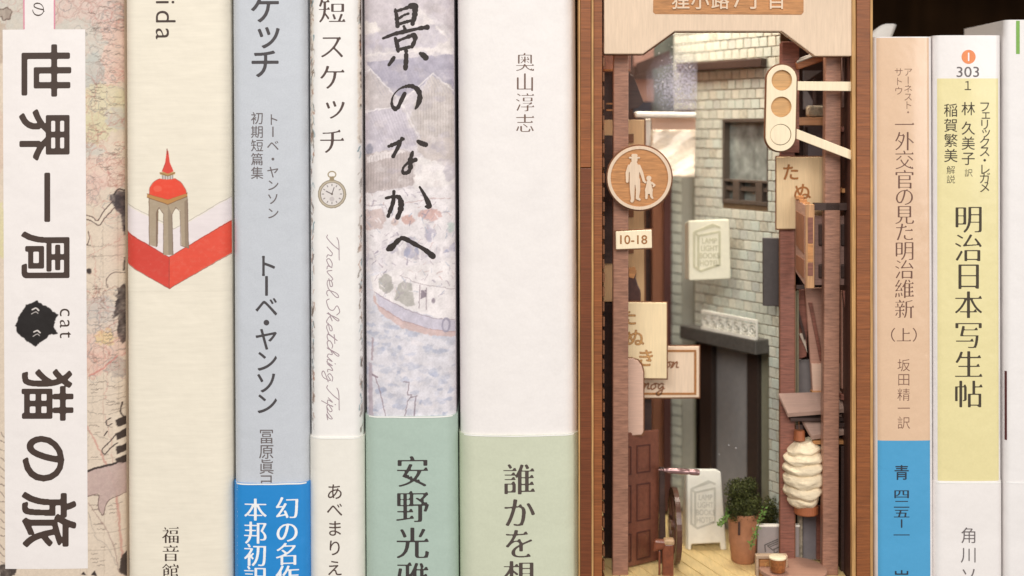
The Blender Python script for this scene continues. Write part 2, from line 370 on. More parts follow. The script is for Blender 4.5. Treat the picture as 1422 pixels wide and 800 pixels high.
# ------------------------------------------------------------------ books
SHELF_Z = -.0855
class Book:
    """a book standing spine out; grid columns x0..x1 at mid height, top row, rounding r and bulge b (mm), depth dep (mm), lean in px per px"""
    def __init__(s, name, label, x0, x1, top, m, dep=130, r=2.2, b=.6, lean=.006, y0=0.0, th=.5, pages=(232, 224, 206), sink=3):
        s.cx = (x0+x1)/2; s.h = (x1-x0)/2*S; s.r = r*.001; s.b = b*.001; s.lean = lean; s.y0 = y0*.001; s.dep = dep*.001
        s.zt = ZE+(EYE-top)*S; X = (s.cx-711)*S; s.X = X
        s.o = thing(name, label, 'book', (X-lean*SHELF_Z, s.y0, SHELF_Z+.0001), rot=(0, -lean, 0)); s.H = s.zt-SHELF_Z
        U = s.prof_pts(14)
        th = th*.001; Vv = []; n = len(U)
        inner = [(u*(s.h-th)/s.h, min(y+th, s.dep) if abs(u) < s.h-1e-6 or y < s.dep*.9 else y) for u, y in U]
        for z in (0, s.H):
            Vv += [(u, y, z) for u, y in U]+[(u, y, z) for u, y in inner]
        F = []
        for i in range(n-1):
            F.append([i, i+1, 2*n+i+1, 2*n+i]); F.append([n+i+1, n+i, 3*n+i, 3*n+i+1])
            F.append([2*n+i, 2*n+i+1, 3*n+i+1, 3*n+i]); F.append([i+1, i, n+i, n+i+1])
        F.append([0, 2*n, 3*n, n]); F.append([n-1, 2*n-1, 4*n-1, 3*n-1])
        s.cover = obj('cover', np.array(Vv), recalc(Vv, F), m, s.o, local=True, smooth=False)
        for p_ in s.cover.data.polygons: p_.use_smooth = abs(p_.normal.z) < .5
        s.cover.data.set_sharp_from_angle(angle=math.radians(50))
        P = MB().bw((-s.h+th+.0002, max(s.r, th)+.001, .0005), (s.h-th-.0002, s.dep-.003, s.H-sink*.001))
        obj('page_block', P.V, P.F, mat('pages', pages, .8, .25, (3500, 60, 60), bump=.3), s.o, local=True)
    def f(s, u):
        u = np.abs(u); y = s.b*(u/s.h)**2; e = np.clip(u-(s.h-s.r), 0, s.r*.99999)
        return y+s.r-np.sqrt(np.maximum(s.r**2-e**2, 0))
    def prof_pts(s, n, off=0, dep=None):
        us = np.concatenate([s.h-s.r+s.r*np.sin(np.linspace(0, math.pi/2*.985, 9)), np.linspace(0, s.h-s.r, n//2)]); us = np.unique(np.concatenate([us, -us]))
        ys = s.f(us); pts = [(u, y) for u, y in zip(us, ys)]
        pts = [(-s.h, s.dep)]+[(-s.h, s.b+s.r*1.02)]+pts+[(s.h, s.b+s.r*1.02)]+[(s.h, s.dep)]
        if off:
            out = []
            for i, (u, y) in enumerate(pts):
                a = pts[max(i-1, 0)]; c = pts[min(i+1, len(pts)-1)]; t = (c[0]-a[0], c[1]-a[1]); L = math.hypot(*t); out.append((u+t[1]/L*off*-1*-1 if False else u-(-t[1]/L)*off*1, y-t[0]/L*off))
            pts = out
        return pts
    def place(s, off=.05):
        """photograph grid -> the spine's surface, off mm proud"""
        def g(px, py):
            Z = ZE+(EYE-py)*S; u = (px-711)*S-s.X+s.lean*Z; u = np.clip(u, -s.h*.9999, s.h*.9999); y = s.f(u)-off*.001
            c, sn = math.cos(-s.lean), math.sin(-s.lean); z = Z-SHELF_Z-.0001; b = s.o.location
            return np.stack([b.x+u*c+z*sn, b.y+y, b.z-u*sn+z*c], 1)
        return g
    def ink(s, ink, name, m, off=.05, label=None):
        if len(ink.P) == 1: return ink.obj(name, m, s.o, s.place(off), label)
        n = 0
        for P, T, Q in zip(ink.P, ink.T, ink.Q):     # one object per printed character
            one = Ink(); one._add(P, T-n, Q-n); n += len(P); one.obj(name.replace('lettering', 'character'), m, s.o, s.place(off), label)
    def sheet(s, name, m, x0, x1, y0, y1, off=.03, stepx=2.0, stepy=40, canvas=None, label=None):
        """a printed area that follows the spine; grid columns are taken at the middle row"""
        nx = max(2, int((x1-x0)/stepx)+1); ny = max(2, int((y1-y0)/stepy)+1)
        gx, gy = np.meshgrid(np.linspace(x0, x1, nx), np.linspace(y0, y1, ny)); gx = gx.ravel(); gy = gy.ravel()
        lx = gx+s.lean*(gy-400)
        i = np.arange(nx*ny).reshape(ny, nx); F = np.stack([i[1:, :-1], i[1:, 1:], i[:-1, 1:], i[:-1, :-1]], -1).reshape(-1, 4)
        o = obj(name, s.place(off)(lx, gy), F, m, s.o, smooth=True, label=label)
        if canvas is not None: paint(o, canvas.at(lx, gy))
        return o
    def band(s, name, m, top, dep=60, off=.38, label=None):
        """a paper band wrapped round the lower part of the book"""
        U = s.prof_pts(14); n = len(U); c = np.array(U); T = np.gradient(c, axis=0); T /= np.linalg.norm(T, axis=1)[:, None]; Nn = np.stack([T[:, 1], -T[:, 0]], 1)
        c[0, 1] = c[-1, 1] = dep*.001; o_ = c+Nn*off*.001; i_ = c+Nn*.02*.001; H = (ZE+(EYE-top)*S)-SHELF_Z; Vv = []
        for z in (.0002, H): Vv += [(a, b, z) for a, b in o_]+[(a, b, z) for a, b in i_]
        F = []
        for i in range(n-1):
            F.append([i, i+1, 2*n+i+1, 2*n+i]); F.append([n+i+1, n+i, 3*n+i, 3*n+i+1]); F.append([2*n+i, 2*n+i+1, 3*n+i+1, 3*n+i]); F.append([i+1, i, n+i, n+i+1])
        o = obj(name, np.array(Vv), recalc(Vv, F), m, s.o, local=True, label=label)
        x0, x1 = s.cx-s.h/S+1.2, s.cx+s.h/S-1.2; gx = np.linspace(x0, x1, 60); wv = .5*np.sin(gx*.05+s.cx)+.25*np.sin(gx*.17)
        gx2 = np.concatenate([gx, gx])+s.lean*(top-400); gy2 = np.concatenate([top+1.3+wv*.4, top-.5+wv*.4]); i = np.arange(59)
        e = obj('cut_edge', s.place(off+.10)(gx2, gy2), np.stack([i, i+1, i+61, i+60], 1), paper('cut paper edge', (250, 249, 244)), s.o, solid=.00012)
        for p_ in o.data.polygons: p_.use_smooth = abs(p_.normal.z) < .5
        o.data.set_sharp_from_angle(angle=math.radians(50))
        return o
inkm = lambda name, rgb: mat(name, rgb, .6, .1, (900, 900, 900))
# ---- the shelf
MB().bw((-.6, -.004, SHELF_Z-.018), (.6, .30, SHELF_Z)).obj('shelf_floor', wood('shelf wood', (96, 62, 38), 'x', blotch=.2), kind='structure', bevel=.0006)
MB().bw((-.6, .23, SHELF_Z+.0005), (.6, .24, .17)).obj('shelf_back_wall', wood('shelf back wood', (52, 34, 18), 'z', amount=.6, fine=350, long=14, blotch=.35, spec=.1, rough=.9), kind='structure')
MB().bw((-.6, .02, .15), (.6, .2295, .168)).obj('shelf_above', wood('shelf wood', (96, 62, 38), 'x'), kind='structure', bevel=.0006)

# ---- 1 map book -----------------------------------------------------------------------------
c = Canvas(-50, -60, 172, 860, (226, 209, 189)); r = random.Random(3)
def wig(x0, y0, x1, y1, n=9, a=8):
    return [(x0+(x1-x0)*i/n+r.uniform(-a, a)*(0 < i < n), y0+(y1-y0)*i/n+r.uniform(-a, a)*(0 < i < n)) for i in range(n+1)]
for k, (x, y, rx, ry, col) in enumerate([(60, 10, 120, 40, (196, 196, 190)), (130, 20, 60, 40, (222, 190, 182)), (150, 75, 36, 45, (232, 190, 176)), (105, 60, 40, 35, (200, 200, 192)), (128, 100, 18, 26, (178, 188, 186)),
      (140, 150, 40, 36, (220, 211, 166)), (130, 178, 22, 22, (214, 206, 158)), (160, 165, 14, 16, (196, 194, 184)), (122, 215, 22, 14, (196, 196, 190)), (140, 240, 40, 24, (232, 196, 180)), (128, 262, 26, 22, (228, 188, 176)), (152, 290, 20, 30, (222, 206, 186)),
      (132, 450, 28, 40, (218, 198, 186)), (138, 430, 22, 18, (196, 186, 180)), (140, 482, 34, 22, (234, 190, 174)), (128, 505, 20, 18, (232, 184, 168)), (146, 470, 12, 10, (232, 196, 120)), (158, 512, 12, 16, (176, 160, 152)),
      (0, 320, 8, 40, (222, 214, 150)), (0, 60, 10, 30, (176, 150, 130)), (-20, 200, 30, 60, (220, 190, 170))]):
    c.blob(x, y, rx, ry, tuple(.62*v+.38*w for v, w in zip(col, (226, 212, 194))), .8, 9, .35, k, 3)
def region(cx, cy, R_, col, a, w=1.0):
    n = 13; P = [(cx+R_*r.uniform(.75, 1.1)*math.cos(t*2*math.pi/n), cy+R_*r.uniform(.75, 1.1)*math.sin(t*2*math.pi/n)) for t in range(n)]; c.line(P+[P[0]], w, col, a, 3)
for k in range(230):
    y = r.uniform(-30, 310) if k < 170 else r.uniform(395, 530)
    region(r.uniform(100, 172), y, r.choice([3, 4, 6, 8, 13, 18])*r.uniform(.8, 1.1), r.choice([(196, 128, 118), (206, 150, 136), (150, 128, 118), (170, 120, 104), (120, 120, 124)]), r.uniform(.25, .5), r.uniform(.6, 1.2))
for k in range(26):
    region(r.uniform(-20, 160), r.uniform(-20, 35), r.uniform(6, 18), r.choice([(176, 130, 120), (130, 126, 126), (196, 150, 140)]), r.uniform(.3, .55))
for k in range(30): c.line(wig(r.uniform(95, 130), r.uniform(-20, 800), r.uniform(140, 170), r.uniform(-20, 800) if k < 3 else 0, 10, 5) if k < 3 else wig(115, (y := r.uniform(0, 540)), 170, y+r.uniform(-50, 50), 8, 3), .8, r.choice([(190, 120, 110), (150, 140, 134), (120, 100, 90)]), r.uniform(.25, .5), 4)
for y in (344, 358, 420, 552, 588, 640, 742, 765, 690): c.line([(110, y), (170, y+r.uniform(-3, 3))], .8, (150, 136, 122), .45, 1)
for x in (118, 142, 160): c.line([(x, 300), (x+2, 800)], .7, (170, 150, 130), .4, 1)
for k in range(150):   # place names too small to read
    x = r.uniform(122, 160); y = r.choice([r.uniform(0, 260), r.uniform(395, 790)]); n = r.randint(4, 9)
    c.line([(x+i*1.4, y+r.uniform(-1.1, 1.1)) for i in range(n)], .8, (96, 80, 72), .55, 0)
for P in ([(122, 560), (145, 556), (170, 566)], [(120, 572), (150, 578), (170, 570)], [(120, 598), (150, 612), (168, 604)]): c.line(P, .9, (140, 128, 116), .6, 3)
c.line(smooth_path([(120, 592), (134, 618), (152, 660), (160, 700), (166, 790)]), 2.2, (206, 150, 136), .7, 2)
c.line(smooth_path([(122, 700), (142, 728), (156, 760), (162, 800)]), 1.2, (150, 120, 112), .6, 2); c.line(smooth_path([(122, 712), (132, 745), (148, 760), (160, 790)]), .8, (150, 140, 132), .6, 2)
c.line([(123, 523), (140, 514), (160, 497)], 2, (206, 130, 120), .7, 2)
INK = (58, 46, 42)
c.line(smooth_path([(119, 302), (126, 306), (137, 311), (142, 300), (152, 288), (158, 280)]), 5, (232, 216, 196), 1, 1)
for P in ([(119, 305), (128, 308), (137, 313), (146, 302), (158, 288)], [(119, 299), (128, 302), (135, 307), (143, 294), (155, 280)], [(122, 322), (124, 330), (121, 340)], [(119, 340), (125, 341)]): c.line(smooth_path(P), 1.2, (84, 62, 56), .95, 1)
c.poly([(153, 282), (152, 272), (160, 266), (170, 268), (170, 318), (166, 330), (163, 300), (158, 292)], (72, 60, 62), .8, 2.5, 1, .5); c.line(smooth_path([(156, 271), (160, 264), (168, 266)]), 2, INK, .9)
c.poly([(160, 402), (166, 398), (171, 400), (171, 470), (164, 482), (160, 470), (161, 440), (154, 444), (158, 425)], (66, 54, 52), .8, 3, 1, .5); c.line(smooth_path([(148, 400), (147, 388), (156, 380), (168, 382)]), 1.2, (100, 80, 74), .8); c.line([(166, 378), (167, 360)], 1.5, INK, .8)
c.blob(123, 377, 4, 4, INK, .9, 1)
# striped legs and a paw
c.poly([(154, 580), (171, 570), (171, 660), (160, 652), (156, 625)], (232, 216, 196), 1, 1)
for y in (592, 610, 630, 646): c.poly([(158, y-6), (171, y-10), (171, y+1), (160, y+4)], INK, .95, 2)
for P in ([(158, 606), (150, 616), (141, 626), (145, 632), (152, 624), (160, 618)], [(152, 582), (146, 586), (148, 592), (154, 590)], [(148, 600), (144, 606)], [(165, 562), (163, 575), (168, 585)]): c.line(smooth_path(P), 1.4, INK, .95)
c.poly([(119, 655), (135, 650), (160, 646), (170, 648), (170, 690), (154, 692), (146, 700), (142, 716), (136, 708), (137, 686), (120, 690)], (196, 170, 162), .9, 2, 1, .15); c.line(smooth_path([(118, 656), (136, 650), (158, 646)]), 3, INK, .95, 1)
c.line(smooth_path([(119, 690), (136, 688), (136, 704), (142, 717), (147, 700), (156, 693), (170, 690)]), 1.1, (110, 86, 80), .9)
c.poly([(112, 798), (116, 794), (119, 800)], INK, 1); c.poly([(126, 799), (131, 793), (134, 802)], INK, 1); c.poly([(164, 780), (171, 770), (171, 810), (162, 800)], INK, .9, 2)
for P in ([(-4, 14), (10, 10), (16, 16), (14, 26), (4, 28), (2, 22), (-4, 24)],): c.poly(P, (150, 130, 116), .6, 2, 1, .3); c.line(P+[P[0]], 1.5, (110, 90, 80), .9, 2)
for k in range(16): c.line([(0, 600+k*12), (6, 604+k*12+r.uniform(-4, 4))], 1.2, (96, 76, 70), .6, 2)
c.poly([(-2, 785), (22, 782), (20, 800), (-2, 806)], (60, 50, 46), .8, 3, 1, .3)
c.A *= (1+.05*(vnoise(c.h, c.w, 5, 31)-.5)+.05*(vnoise(c.h, c.w, 2, 32)-.5))[..., None]
b1 = Book('map_book', 'white labelled book with a pastel map print round its edges, leftmost on the shelf', -42, 169.5, -230, paper('map jacket edge', (222, 204, 184)), dep=140, r=5.5, b=.8, lean=.005)
b1.sheet('map_print', paper('map print', (255, 255, 255), .5, attr='print'), -38, 167.5, -40, 845, .03, 1.0, 1.0, c)
white = paper('white label', (243, 237, 234))
b1.sheet('title_label', white, 5, 119.8, 41, 790, .07, 5, 40)
b1.sheet('label_tab', white, 34.8, 77.3, -60, 41.3, .07, 5, 40)
pk = inkm('pink ink', (226, 150, 168))
b1.sheet('tab_border', pk, 34.2, 36.2, -60, 40.6, .09, 1, 40); b1.sheet('tab_border', pk, 76.6, 78.6, -60, 40.6, .09, 1, 40)
dk = inkm('dark brown ink', (70, 54, 46))
k = Ink()
for ch, x, y, s_ in (('世', 62, 98, 78), ('界', 63, 187, 76), ('一', 65, 274, 72), ('周', 65, 357, 74), ('猫', 66, 549, 76), ('の', 63, 637, 74), ('旅', 68, 722, 80)): k.ch(ch, x, y, s_, ('bold', 2), rot=1, step=2)
b1.ink(k, 'title_lettering', dk, .1)
k = Ink(); k.ch('の', 54, 13, 23, ('mincho', 0), rot=1); b1.ink(k, 'subtitle_lettering', dk, .1)
k = Ink()
for ch, y in (('c', 434), ('a', 450), ('t', 465)): k.ch(ch, 94, y, 30, ('thin', 1), rot=1, anchor='bb')
b1.ink(k, 'small_lettering', dk, .1)
k = Ink(); P = [(26, 440), (36, 424), (52, 418), (64, 425), (74, 432), (81, 437), (76, 445), (74, 452), (78, 460), (80, 464), (70, 464), (62, 471), (50, 481), (36, 474), (24, 462), (21, 452)]
cc = Canvas(15, 410, 90, 490, (243.5, 237.5, 234.5)); cc.poly(P, (30, 24, 22), 1, 2.6, 1, 0)
for y, x in ((432, 50), (463, 52)):
    cc.line(smooth_path([(x-5, y-2), (x, y-4), (x+4, y-1)]), 2, (236, 228, 222), 1, .5); cc.line(smooth_path([(x-6, y+4), (x, y+1), (x+3, y+3)]), 1.2, (236, 228, 222), .9, .5)
for q in range(0): cc.line([(22+q*2, 452+q*4), (19+q*2, 455+q*4)], 1.2, (34, 26, 24), .8, 1)
b1.sheet('cat_head_print', paper('cat print', (255, 255, 255), .5, attr='print'), 15.5, 88, 412, 488, .09, .6, .6, cc)

# ---- 2 cream picture book ---------------------------------------------------------------------
cream = paper('cream cloth cover', (240, 232, 214), .6, amount=.05, scale=(90, 90, 900), bump=.35, bscale=(2600, 2600, 2600))
b2 = Book('cream_picture_book', 'cream book with a red domed pavilion drawn on its spine', 172.5, 319.3, -260, cream, dep=190, r=3.4, b=.5, lean=.005)
c = Canvas(165, 195, 330, 410, (240, 232, 214), 3); RED = (224, 78, 58); ST = (176, 158, 134); LN = (120, 96, 84)
c.poly([(165, 280), (222, 309), (241, 319), (262, 309), (330, 268), (330, 310), (241, 361), (165, 322)], (238, 228, 228), 1, .6, 2, .06)
c.line([(165, 278), (235, 313), (241, 318)], .9, (170, 160, 156), .7, .8); c.line([(241, 318), (262, 307), (330, 267)], .9, (170, 160, 156), .7, .8)
c.poly([(165, 316), (235, 357), (235, 401), (165, 360)], (216, 70, 56), 1, .9, 1, .12, 3); c.poly([(235, 357), (330, 300), (330, 346), (235, 401)], (232, 82, 60), 1, .9, 1, .12, 5)
c.line([(165, 317), (235, 357), (330, 301)], .8, (130, 60, 50), .7, .6); c.line([(165, 361), (235, 401), (330, 347)], .9, (120, 60, 50), .7, .8); c.line([(235, 357), (235, 401)], .8, (130, 50, 44), .7, .4)
c.poly([(206, 272), (233, 282), (260, 272), (262, 345), (252, 342), (250, 292), (244, 290), (239, 298), (241, 354), (227, 354), (227, 298), (222, 290), (217, 294), (217, 343), (207, 340)], ST, 1, .5, 1, .12)
c.poly([(217, 294), (220, 289), (219, 342), (217, 343)], (128, 104, 80), .9, .4); c.poly([(233, 284), (239, 298), (241, 354), (234, 354)], (150, 134, 116), .8, .4); c.poly([(256, 280), (261, 276), (262, 345), (257, 343)], (146, 126, 106), .8, .4)
c.line([(207, 272), (207, 341)], .9, LN, .8, .5); c.line([(217, 343), (217, 295), (221, 288), (227, 297), (227, 353)], .8, LN, .8, .5); c.line([(240, 353), (239, 298), (244, 288), (250, 294), (251, 341), (262, 345), (260, 274)], .8, LN, .8, .5)
c.poly([(204, 269), (233, 277), (260, 268), (260, 273), (233, 284), (204, 274)], (190, 140, 80), 1, .4); c.line([(204, 269), (233, 277), (260, 268)], .8, (110, 70, 50), .8, .4); c.line([(204, 274), (233, 284), (260, 273)], .8, (110, 70, 50), .8, .4)
c.poly([(207, 270), (208, 260), (214, 252), (222, 248), (243, 248), (252, 254), (258, 264), (259, 269), (233, 277)], (236, 76, 52), 1, .6, 1, .08); c.line(smooth_path([(207, 270), (208, 260), (214, 252), (222, 248)]), .8, (130, 60, 50), .6, .4); c.line(smooth_path([(243, 248), (252, 254), (258, 264), (259, 269)]), .8, (130, 60, 50), .6, .4)
c.blob(219, 262, 6, 4, (244, 120, 96), .5, 1, .2)
c.poly([(224, 243), (241, 243), (240, 249), (225, 249)], (206, 200, 192), 1, .3)
for x in (226, 229.5, 233, 236.5, 240): c.line([(x, 243), (x, 249)], .9, LN, .8, .2)
c.poly([(222, 239), (243, 239), (243, 242), (233, 245), (222, 242)], (190, 150, 90), 1, .3); c.line([(222, 240), (233, 244.5), (243, 240)], .8, (110, 80, 60), .8, .3)
c.poly([(231.5, 209), (233.5, 209), (236, 226), (241, 238), (233, 241), (225, 238), (229.5, 226)], (222, 74, 60), 1, .4); c.line([(232, 207), (232.5, 214)], 1.2, (130, 60, 56), .9, .3); c.line([(230, 226), (225, 238)], .7, (130, 60, 50), .6, .3)
b2.sheet('pavilion_print', paper('pavilion print', (255, 255, 255), .6, attr='print', amount=.05, scale=(90, 90, 900), bump=.35, bscale=(2600, 2600, 2600)), 173, 318.8, 200, 405, .04, .55, .55, c)
k = Ink()
for ch, y in (('i', 3), ('d', 23), ('a', 47)): k.ch(ch, 231, y, 41, ('thin', 1), rot=1, anchor='bb')
b2.ink(k, 'title_lettering', dk); k = Ink(); k.col('福音館', 237, [743, 768, 794], 25, ('mincho', 1)); b2.ink(k, 'publisher_lettering', dk)

# ---- 3 grey book --------------------------------------------------------------------------------
b3 = Book('grey_book', 'grey book with a torn-edged bright blue paper band at its foot', 322.5, 426.8, -180, paper('grey cover', (202, 207, 214), .55, amount=.06, scale=(2600, 2600, 2600)), dep=130, r=2.6, b=.9, lean=.005)
gi = inkm('charcoal ink', (72, 68, 70))
k = Ink(); k.col('ケッチ', 368, [12, 52, 88], 45, ('bold', 1)); k.col('トーベ・ヤンソン', 370, [369, 397, 426, 448, 471, 501, 531, 560], 34, ('bold', 1)); b3.ink(k, 'title_lettering', gi)
k = Ink(); k.col('トーベ・ヤンソン', 379, [166, 183, 202, 221, 239, 257, 276, 296], 18, ('plain', 0)); k.col('初期短篇集', 357, (164, 240), 18.5, ('plain', 0)); k.col('冨原眞己', 370, (606, 669), 22, ('plain', 0)); b3.ink(k, 'author_lettering', inkm('grey ink', (112, 104, 104)))
b3.band('blue_paper_band', paper('blue band', (36, 140, 214), .4), 671.5, label='bright blue paper band')
k = Ink(); k.col('幻の名作', 399, [705, 738, 769, 800], 34, ('boldmincho', 2)); k.col('本邦初訳', 355, [707, 739, 770, 801], 34, ('boldmincho', 2)); b3.ink(k, 'band_lettering', inkm('white ink', (246, 248, 250)), .44)
V = []; F = []
rr = random.Random(5)
for i in range(26):     # frayed paper fibres at the left edge of the band
    y = 672+i*4.8; p = b3.place(.5)(np.array([325.2+.6*rr.random(), 325.8, 327.6+rr.uniform(0, 1.6), 326.4]), np.array([y, y+3+3*rr.random(), y+rr.uniform(-1, 3), y-2.5]))
    n = len(V); V += [Vector(v) for v in p]; F.append([n, n+1, n+2, n+3])
obj('frayed_edge', V, F, white, b3.o, solid=.00008, kind='stuff')

# ---- 4 white book with watch ----------------------------------------------------------------------
c = Canvas(424, -20, 510, 860, (245, 242, 238)); r = random.Random(9)
for x0, x1 in ((424, 435), (496, 510)):
    c.poly([(x0, -20), (x1, -20), (x1-1, 200), (x0, 200)], (214, 190, 160), .35, 2, 2, .4)
    for kk in range(420):
        y = r.uniform(-20, 860); x = r.uniform(x0, x1) if x0 < 440 else r.uniform(x0+2+max(0, (y-200)*.002), x1); cl = r.choice([(96, 70, 50), (60, 48, 44), (150, 90, 60), (96, 130, 140), (180, 170, 160), (120, 110, 100)])
        c.line([(x, y), (x+r.uniform(-3, 3), y+r.uniform(3, 14))], r.uniform(.6, 1.8), cl, r.uniform(.3, .8), 2)
c.poly([(498, -20), (510, -20), (510, 170), (505, 175), (501, 120), (499, 60)], (58, 40, 28), .95, 3, 1, .3); c.poly([(424, -20), (431, -20), (430, 70), (424, 90)], (110, 78, 44), .7, 2, 1, .5)
c.poly([(437, -20), (494, -20), (496.5, 860), (437, 860)], (245, 242, 238), 1, .6, 1)
b4 = Book('travel_sketch_book', 'slim white book with a pocket watch on its spine and a plain cream band', 429.2, 502, -200, paper('white jacket a', (243, 239, 235)), dep=130, r=2.8, b=.7, lean=.004)
b4.sheet('jacket_print', paper('sketch jacket print', (255, 255, 255), .45, attr='print'), 430.5, 501.5, -20, 845, .03, .9, 1.2, c)
br = inkm('soft brown ink', (84, 66, 60))
k = Ink(); k.col('短スケッチ', 461, [14, 64, 107, 152, 196], 40, ('mincho', 1)); b4.ink(k, 'title_lettering', br)
c = Canvas(438, 232, 486, 294, (245, 242, 238), 3); cx, cy = 461, 269.5
for rr_, cl, a in ((19.8, (120, 104, 84), 1), (19, (196, 184, 162), 1), (16.6, (126, 112, 96), 1), (15.8, (230, 224, 220), 1)): c.blob(cx, cy, rr_, rr_, cl, a, .3, 0, soft=1)
for a in range(12): c.line([(cx+13.5*math.cos(a*math.pi/6), cy+13.5*math.sin(a*math.pi/6)), (cx+11.6*math.cos(a*math.pi/6), cy+11.6*math.sin(a*math.pi/6))], 1.1, (110, 100, 100), .9, 0)
c.line([(cx, cy), (cx-8, cy-4)], 1.2, (90, 80, 80), 1, 0); c.line([(cx, cy), (cx+3, cy-9)], 1, (90, 80, 80), 1, 0); c.blob(cx, cy+7, 3.4, 3.4, (206, 198, 196), 1, .2, 0, soft=1); c.blob(cx, cy, 1.4, 1.4, (100, 90, 80), 1, .1, 0, soft=1)
c.poly([(458.5, 245), (463.5, 245), (464.5, 251), (457.5, 251)], (160, 142, 112), 1, .3)
P = [(cx+5.4*math.cos(t), 242.5+4.4*math.sin(t)) for t in np.linspace(0, 2*math.pi, 22)]; c.line(P, 1.5, (158, 140, 108), 1, .2)
b4.sheet('watch_print', paper('watch print', (255, 255, 255), .45, attr='print'), 439, 485, 233, 293, .05, .5, .5, c)
k = Ink(); script(k, 'Travel', 454, 326, 7.6, 1.25, stretch=2.05, slant=.2); script(k, 'Sketching', 454, 414, 7.6, 1.25, stretch=1.98, slant=.2); script(k, 'Tips', 454, 535, 7.6, 1.25, stretch=2.0, slant=.2)
b4.ink(k, 'script_lettering', inkm('mauve ink', (168, 150, 156)))
b4.band('cream_paper_band', paper('cream band', (240, 236, 226)), 608, dep=50)
k = Ink(); k.col('あべまりえ', 465, [682, 707, 733, 760, 788], 24, ('plain', 0)); b4.ink(k, 'author_lettering', br, .44)

# ---- 5 watercolour harbour book ------------------------------------------------------------------------
c = Canvas(500, -40, 640, 600, (218, 212, 214)); r = random.Random(12)
LAV = (178, 174, 190); TAU = (192, 180, 176); CR = (236, 230, 222)
c.poly([(500, -40), (640, -40), (640, 60), (600, 20), (580, 10), (540, 45), (500, 25)], (206, 198, 202), .9, 5, 3, .25, 1)
c.poly([(500, 28), (520, 30), (527, 40), (520, 50), (500, 55)], CR, .8, 3, 2, .2); c.poly([(583, 12), (600, 28), (625, 55), (628, 75), (590, 78), (578, 74), (560, 50)], (236, 230, 226), .9, 4, 2, .2)
c.poly([(500, 48), (524, 44), (560, 40), (600, 34), (622, 56), (600, 66), (500, 66)], (198, 192, 204), .6, 3, 2, .3)
c.poly([(507, 86), (560, 82), (640, 74), (640, 130), (600, 104), (588, 118), (560, 134), (540, 128), (520, 104)], LAV, .95, 2.5, 1, .15)
c.poly([(600, 104), (640, 128), (640, 196), (560, 190), (578, 140)], (208, 200, 194), .95, 3, 1, .15); c.poly([(503, 108), (514, 98), (548, 132), (548, 150), (503, 152)], (202, 194, 192), .95, 3, 1, .15)
c.poly([(622, 96), (640, 96), (640, 180), (632, 150)], (176, 170, 188), .8, 3, 1, .2)
c.poly([(505, 156), (556, 148), (580, 190), (578, 202), (505, 214)], (202, 196, 206), .95, 2.5, 1, .15)
c.poly([(503, 214), (560, 206), (574, 214), (578, 256), (503, 270)], TAU, .95, 2.5, 1, .18); c.poly([(578, 190), (640, 192), (640, 232), (600, 228), (580, 212)], (206, 196, 190), .95, 3, 1, .15)
c.poly([(575, 216), (612, 226), (640, 250), (640, 290), (575, 262)], (238, 234, 230), .9, 4, 2, .1)
c.blob(624, 238, 9, 15, (196, 190, 198), .7, 5, .5); c.blob(512, 207, 6, 7, (150, 150, 166), .7, 3, .3); c.poly([(508, 218), (520, 212), (560, 207), (564, 212), (508, 228)], (236, 230, 228), .8, 3)
for y, x in ((88, 0),):
    for i in range(30): c.line([(512+i*4.4, 86+abs(i-14)*.6), (530+i*4.4, 128+abs(i-18)*.2)], .8, (160, 156, 176), .35, 1)
for i in range(16): c.line([(580+i*3.9, 118+abs(i-5)*3), (580+i*3.9, 190)], .8, (170, 156, 148), .45, 1)
for i in range(17): c.line([(506+i*4.2, 218-i*.5), (506+i*4.2, 264-i*.5)], .8, (150, 138, 134), .45, 1)
for i in range(16): c.line([(508+i*4, 156-i*.4), (528+i*4, 204)], .8, (228, 224, 230), .6, 1)
c.line([(503, 100), (514, 96), (548, 132), (560, 150)], 2, (238, 234, 232), .8, 2); c.line([(560, 140), (590, 112), (602, 102), (636, 132)], 2, (240, 236, 232), .8, 2); c.line([(505, 155), (560, 146), (582, 192)], 1.5, (240, 236, 236), .8, 2)
c.line([(505, 76), (560, 72), (640, 66)], 3, (238, 232, 228), .7, 3)
# boats
c.poly([(500, 270), (560, 262), (640, 258), (640, 345), (500, 345)], (234, 230, 230), .95, 4, 2, .15)
c.poly([(503, 292), (530, 290), (537, 300), (530, 318), (503, 320)], (208, 188, 182), .8, 3, 1, .2); c.blob(598, 298, 16, 9, (214, 176, 168), .9, 4, .25); c.blob(567, 305, 9, 6, (216, 178, 168), .9, 3, .25); c.blob(548, 308, 5, 5, (220, 196, 186), .8, 2, .2)
c.line([(505, 286), (535, 284), (540, 298)], 1, (150, 140, 150), .6, 2); c.line([(560, 282), (600, 276), (625, 276)], 1, (196, 160, 156), .7, 2)
for kk in range(26): c.blob(r.uniform(508, 636), r.uniform(318, 372), r.uniform(3, 9), r.uniform(5, 14), r.choice([(178, 178, 200), (190, 186, 200), (206, 200, 206), (160, 166, 194)]), .6, 4, .4, kk)
for x in (538, 554, 582, 600, 612): c.line([(x, 325), (x+2, 372)], 3, (238, 234, 234), .8, 2)
c.blob(598, 374, 9, 7, (160, 184, 198), .8, 4, .4); c.blob(626, 316, 6, 7, (200, 214, 208), .8, 3, .3); c.blob(627, 372, 5, 9, (180, 202, 206), .7, 3, .3)
c.poly([(507, 372), (512, 350), (522, 342), (550, 352), (580, 362), (612, 352), (640, 350), (640, 380), (507, 385)], (236, 232, 232), .8, 4, 1, .2)
c.poly([(500, 378), (640, 372), (640, 600), (500, 600)], (222, 222, 228), .97, 3, 2, .1)
